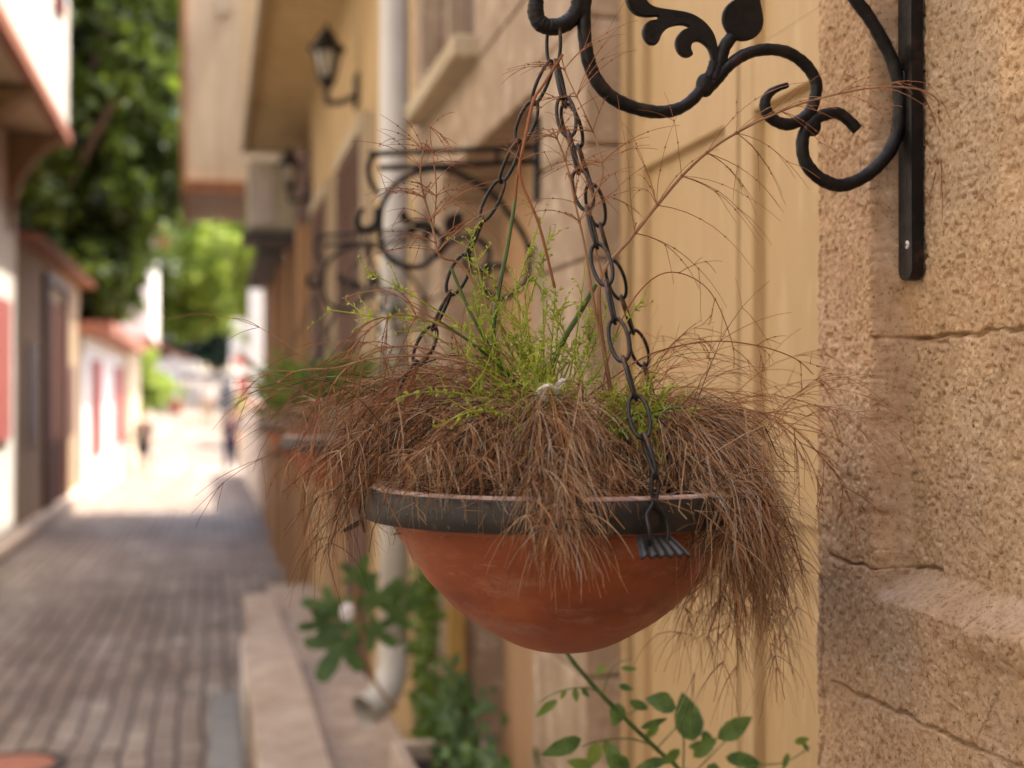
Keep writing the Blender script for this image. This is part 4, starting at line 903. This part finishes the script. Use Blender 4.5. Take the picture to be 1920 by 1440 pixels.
s = MB(); s.box(-2.1,-1.9,11.44,11.498,6,9); s.build('downpipe_trim', M['pinktrim'], L1)
s = MB(); s.box(XL+.001, XL+.05, 16.6, 18.55, 1.05, 2.75); s.build('red_shutter', M['redpaint'], L1)
L2 = thing('low_house', 'low shaded tan house with a tall dark brown door in its street wall', 'house', (-3, 23, -.3))
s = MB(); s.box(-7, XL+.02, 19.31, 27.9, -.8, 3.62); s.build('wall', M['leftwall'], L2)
s = MB(); s.box(-7, XL+.30, 19.32, 28.2, 3.623, 3.70); s.add([(XL+.34,19.3,3.70),(XL+.34,28.2,3.70),(-6,28.2,4.9),(-6,19.3,4.9)],[(0,1,2,3)]); s.build('roof', M['tile'], L2)
s = MB(); s.box(XL+.021, XL+.06, 22.3, 24.9, -.6, 3.05); o = s.build('door', M['browndoor'], L2); s = MB(); s.box(XL+.021,XL+.11,22.0,22.29,-.6,3.3); s.box(XL+.021,XL+.11,24.91,25.2,-.6,3.3); s.box(XL+.021,XL+.115,22.0,25.2,3.301,3.42); s.build('frame', M['shutter'], o)
s = MB(); s.box(XL+.021,XL+.05,20.2,21.2,.9,2.3); s.build('window', M['shutter'], L2)
s = MB(); s.box(XL+.021,XL+.05,25.9,26.8,.9,2.1); s.build('window', M['shutter'], L2)
s = MB(); s.box(XL+.021, XL+.24, 9, 27.9, -.7, -.12); tag(s.build('kerb', M['stonestep']), kind='structure')
L3 = thing('red_shuttered_house', 'sunlit whitewashed house with red shutters and a tiled eave on the left', 'house', (-3, 34, -.5))
s = MB(); s.box(-6, -2.4, 27.95, 40.5, -1, 2.75); s.build('wall', M['white'], L3)
s = MB(); s.box(-6.3, -1.85, 27.7, 41.0, 2.76, 2.98); s.add([(-1.85,27.7,2.98),(-1.85,41,2.98),(-4.2,41,3.7),(-4.2,27.7,3.7)],[(0,1,2,3)]); s.build('eave', M['pinktrim'], L3)
for y0, y1 in ((29.6,31.4),(36.2,38.6)): s = MB(); s.box(-2.399,-2.30,y0,y1,.35,2.3); s.build('red_shutter', M['redpaint'], L3)
L4 = thing('jettied_house', 'sunlit white upper room jutting out above the far end of the tiled eave', 'house', (-3, 45, -.4))
s = MB(); s.box(-7, -2.3, 41.3, 47, -1, 3.1); s.build('wall', M['beige'], L4); s = MB(); s.box(-7, -1.72, 41.2, 47, 3.22, 6.3); s.build('upper_wall', M['white'], L4)
s = MB(); s.box(-7,-1.68,41.15,47.05,3.1,3.22); s.build('edge_beam', M['pinktrim'], L4); s = MB(); roof(s,-7,-1.72,41.2,47,6.303,1); s.build('roof', M['tile'], L4)
house('village_house', 'plain house among trees left of the far street', -8, -2.6, 50, 60, 2.2, M['beige'], (), 1.1)
t = thing('lean_to', 'orange tiled lean-to roof on the left of the far street', 'shed', (-1.9, 62, ground(62)))
s = MB(); g0 = ground(62); s.box(-2.8,-1.5,62,64,g0-.5,g0+2.2); s.build('wall', M['white'], t); s = MB(); s.add([(-2.9,61.5,g0+3.0),(-.9,61.5,g0+2.2),(-.9,64.5,g0+2.2),(-2.9,64.5,g0+3.0),(-2.9,61.5,g0+2.9),(-.9,61.5,g0+2.1),(-.9,64.5,g0+2.1),(-2.9,64.5,g0+2.9)],[(0,1,2,3),(7,6,5,4),(0,4,5,1),(1,5,6,2),(2,6,7,3),(3,7,4,0)]); s.build('roof', M['tile'], t)
t = thing('wall_pillar', 'dark gate post at the edge of the sunlit street on the left', 'post', (-2.25, 40.6, ground(40))); s = MB(); s.box(-2.38,-2.30,40.6,40.7,-1,.6,.01); s.build('post_shaft', M['dark'], t); s = MB(); s.box(-2.38,-1.9,40.62,40.68,.35,.42); s.build('rail', M['dark'], t)
pp = thing('potted_shrub', 'potted green shrub on the pale far street', 'plant', (-1.75, 63, ground(60)))
s = MB(); g0 = ground(60.5); s.lathe([(.001,g0),(.22,g0),(.34,g0+.55),(.30,g0+.55),(.28,g0+.5),(.001,g0+.48)], -1.55, 60.5, 20); s.build('pot', M['terra'], pp, True)
def cloud(s, c_, r_, n_, size, rz=None, seed=0, clumps=None, flat=.0):
    rr = np.random.RandomState(seed); rz = rz or r_; clumps = clumps or max(6, n_//60)
    cd = rr.normal(size=(clumps,3)); cd /= np.linalg.norm(cd, axis=1)[:,None]; cd *= (rr.rand(clumps,1)**.45); cr = rr.uniform(.10,.26,(clumps,1))
    idx = rr.randint(0, clumps, n_); o_ = rr.normal(size=(n_,3)); o_ /= np.linalg.norm(o_, axis=1)[:,None]; p = cd[idx]+o_*cr[idx]*(rr.rand(n_,1)**.5)
    p = p*np.array([r_, r_, rz])+np.array(c_)
    a = rr.normal(size=(n_,3)); a /= np.linalg.norm(a, axis=1)[:,None]; b_ = rr.normal(size=(n_,3)); b_ -= a*np.sum(a*b_, 1)[:,None]; b_ /= np.linalg.norm(b_, axis=1)[:,None]
    sz = size*rr.uniform(.6,1.4,(n_,1)); L = a*sz; W = b_*sz*.55
    V = np.stack([p-L, p+W, p+L, p-W], 1).reshape(-1,3); k = len(s.v); s.v += V.tolist()
    F = (np.arange(n_)[:,None]*4+np.arange(4)[None,:]+k).tolist(); s.f += F; s.m += [0]*n_
s = MB(); cloud(s, (-1.55,60.5,g0+1.0), .55, 500, .12, seed=3); s.build('foliage', M['foliage2'], pp)

# ------------------------------------------------------------------ trees
def tree(label, x, y, crown, mat, trunk_h, tr=.25, group='trees above the houses', seed=1, kind='broadleaf_tree'):
    g0 = ground(y); t = thing(kind, label, 'tree', (x, y, g0), group); s = MB(); rr = random.Random(seed)
    top = Vector((x+rr.uniform(-.3,.3), y, g0+trunk_h)); s.tube(spline([(x,y,g0-.2),(x+.1,y,g0+trunk_h*.5),top], 5), [tr*(1-.04*i) for i in range(11)], 10)
    for (cx_, cy_, cz_, r_, rz_, n_, sz_) in crown: s.tube(spline([top-Vector((0,0,.3)), ((top.x+cx_)/2, (top.y+cy_)/2, (top.z+cz_)/2-.2), (cx_,cy_,cz_)], 4), [tr*.5*(1-.09*i) for i in range(9)], 7)
    s.build('trunk', M['bark'], t, True); f = MB()
    for k, (cx_, cy_, cz_, r_, rz_, n_, sz_) in enumerate(crown): cloud(f, (cx_,cy_,cz_), r_, n_, sz_, rz_, seed*31+k)
    f.build('crown', mat, t); return t
tree('large dark spreading tree whose canopy fills the gap over the left roofs', -4.6, 30.5, [(-4.2,30,6.4,3.0,2.4,14000,.13),(-2.6,30.5,8.2,2.6,2.0,11000,.13),(-1.7,30,6.2,1.5,1.7,6000,.12),(-3.6,29.5,9.6,2.8,1.8,11000,.13),(-1.9,31,10.6,2.2,1.6,7000,.13),(-4.6,31,4.6,2.3,1.3,7000,.13),(-2.6,31.5,4.9,1.4,1.1,4000,.12),(-1.3,31,8.2,1.2,1.6,4000,.12),(-3.0,29.2,3.9,1.3,.8,5000,.12),(-2.3,29.6,5.6,1.3,1.5,6000,.12),(-1.7,30.2,9.6,1.3,1.6,5000,.12),(-3.4,33,7.0,2.6,3.4,6000,.16),(-2.85,38,4.6,1.15,1.2,6500,.12),(-2.6,27.4,8.6,.95,.8,1500,.10),(-1.7,27.8,9.3,.9,.7,1300,.10),(-1.6,27.6,7.6,.7,.55,800,.10),(-3.0,27.4,9.6,1.0,.7,1300,.10)], M['foliage'], 3.6, .3, seed=5)
tree('bright sunlit green tree at the end of the street', -2.4, 72, [(-1.6,70,9.5,3.2,3.4,5000,.22),(0,72,7.2,2.6,2.6,4000,.22),(-2.8,72,7,2.8,3,4000,.22),(.8,74,10.4,2.6,2.6,3000,.22),(-1,71,5.2,2,1.4,2500,.2)], M['foliage2'], 3.5, .3, seed=6)
tree('small green tree beside the jutting white room', -3.0, 50, [(-2.5,49.5,2.4,1.4,1.2,2200,.14),(-2.0,50.5,1.6,.9,1.0,1300,.14)], M['foliage2'], 1.8, .12, seed=7)
tree('blue green conifer-like tree behind the bright one', .2, 88, [(.2,87,6.0,2.6,2.4,3000,.22),(-1.6,88,5.6,2,2,2000,.22)], M['foliage3'], 2.5, .25, seed=8)
tree('tall green tree behind the far right house', 3.6, 66, [(3.0,65,9,3,3,3500,.22),(1.8,66,6,1.6,2,1800,.2)], M['foliage2'], 4, .3, seed=9)
tree('broad tree at the far left behind the roofs', -9, 66, [(-8,65,9,5,4.5,6000,.25),(-4.5,66,8,3,3,3500,.22)], M['foliage'], 5, .35, seed=10)
s = MB(); 
for k, (x, y, r_) in enumerate(((-14,120,9),(-4,125,9),(6,122,9),(15,118,9),(-24,115,9))): cloud(s, (x,y,ground(y)+5), r_, 3500, .4, 8, 50+k)
tag(s.build('woodland', M['foliage']), 'distant wooded slope behind the last houses', 'wood', kind='stuff')

# ------------------------------------------------------------------ people on the far street
def person(x, y, h, label, facing, top, legs, skin_legs, stride=.12, arm=.0):
    g0 = ground(y); t = thing('person', label, 'person', (x, y, g0)); k = h/1.72
    skin = M['skin']; J = {}; E_ = []
    def j(n_, p, r_): J[n_] = (Vector(p)*k, r_*k)
    j('pel',(0,0,.95),.135); j('wai',(0,0,1.10),.12); j('che',(0,.01,1.30),.145); j('neck',(0,0,1.46),.055); j('head0',(0,.01,1.55),.075); j('head1',(0,.02,1.63),.088); j('head2',(0,.01,1.69),.06)
    for s_, n_ in ((-1,'l'),(1,'r')):
        j('hip'+n_,(s_*.09,0,.90),.095); j('kne'+n_,(s_*.095,s_*stride*.6,.50),.058); j('ank'+n_,(s_*.10,s_*stride*.9,.09),.038); j('toe'+n_,(s_*.105,s_*stride*.9+.16,.03),.03)
        j('sho'+n_,(s_*.18,0,1.40),.06); j('elb'+n_,(s_*.23,-s_*stride*.4-.02,1.12),.042); j('wri'+n_,(s_*.235,-s_*stride*.9+.06+arm,.90),.028); j('pal'+n_,(s_*.235,-s_*stride*.95+.08+arm,.82),.030)
        for q_, dy in enumerate((-.03,-.01,.01,.03)): j('f%d%s'%(q_,n_),(s_*.235,-s_*stride*.95+.085+arm+dy,.745+.01*abs(q_-1.5)),.009)
        j('f4'+n_,(s_*.215,-s_*stride*.95+.125+arm,.79),.010)
    E_ = [('pel','wai'),('wai','che'),('che','neck'),('neck','head0'),('head0','head1'),('head1','head2')]
    for n_ in 'lr': E_ += [('pel','hip'+n_),('hip'+n_,'kne'+n_),('kne'+n_,'ank'+n_),('ank'+n_,'toe'+n_),('che','sho'+n_),('sho'+n_,'elb'+n_),('elb'+n_,'wri'+n_),('wri'+n_,'pal'+n_)]+[('pal'+n_,'f%d%s'%(q_,n_)) for q_ in range(5)]
    def skinned(name, names, mat, grow=1., add=0.):
        nm = [n_ for n_ in J if n_ in names]; ix = {n_: i for i, n_ in enumerate(nm)}
        me = bpy.data.meshes.new(name); me.from_pydata([tuple(J[n_][0]) for n_ in nm], [(ix[a], ix[b_]) for a, b_ in E_ if a in ix and b_ in ix], []); me.materials.append(mat)
        o = bpy.data.objects.new(name, me); COL.objects.link(o); o.parent = t; md = o.modifiers.new('skin', 'SKIN')
        for i, n_ in enumerate(nm): v = me.skin_vertices[0].data[i]; r_ = J[n_][1]*grow+add; v.radius = (r_, r_*(.78 if n_ in ('che','wai','pel') else 1)); v.use_root = i == 0
        o.modifiers.new('sub', 'SUBSURF').levels = 1; o.modifiers['sub'].render_levels = 2; return o
    skinned('body', list(J), skin)
    skinned('shirt', ['pel','wai','che','neck','shol','shor','elbl','elbr'], top, 1.16, .006)
    skinned('shorts' if skin_legs else 'trousers', ['pel','hipl','hipr','knel','kner']+([] if skin_legs else ['ankl','ankr']), legs, 1.12, .008)
    s = MB(); hp = J['head1'][0]; s.ball(hp+Vector((0,-.035,.035))*k, .092*k, .090*k, .095*k, 14, 10); s.v = [(a+x, b_+y, c_+g0) for a, b_, c_ in s.v]; s.build('hair', M['hair'], t, True)
    t.rotation_euler = (0, 0, facing); return t
M['skin'] = pm('skin', (.48,.28,.19), (.44,.25,.17), 8, .6); M['hair'] = pm('dark_hair', (.02,.014,.01), None, 20, .7)
M['navy'] = pm('navy_cloth', (.025,.025,.06), None, 8, .9); M['tancloth'] = pm('tan_cloth', (.45,.30,.17), None, 8, .9); M['palecloth'] = pm('pale_cloth', (.65,.60,.52), None, 8, .9)
person(-1.87, 40.2, 1.72, 'person in black shirt and shorts with bare calves walking on the left of the street', R(180), M['black'], M['black'], True)
person(.50, 41, 1.80, 'person in navy blue clothes walking at the right of the far street', R(170), M['navy'], M['navy'], False, .2)
person(-.22, 55.5, 1.66, 'person in tan clothes farther up the pale street', R(175), M['palecloth'], M['tancloth'], False, .2)
DR = thing('display_stand', 'shop display stand with red, yellow and pale goods at the right of the far street', 'stand', (.95, 45, ground(45)))
s = MB(); g0 = ground(45); s.box(.72,1.2,44.6,45.4,g0,g0+.9,.02); s.build('counter', M['beige'], DR); s = MB(); s.box(.72,1.1,45.45,45.6,g0+.5,g0+2.6,.02); s.build('back_panel', M['redpaint'], DR)
for k, (x, z, mm) in enumerate(((.80,1.45,M['yellowwood']),(.92,1.2,M['palecloth']),(.84,1.75,M['foliage2']))):
    s = MB(); s.ball((x,44.9,g0+z), .16, .16, .16); s.tube([(x,44.9,g0+z-.15),(x,44.9,g0+.9)], .02, 6); s.build('hanging_ware', mm, DR, True)
for o in bpy.data.objects:
    if '_w' in o: del o['_w']
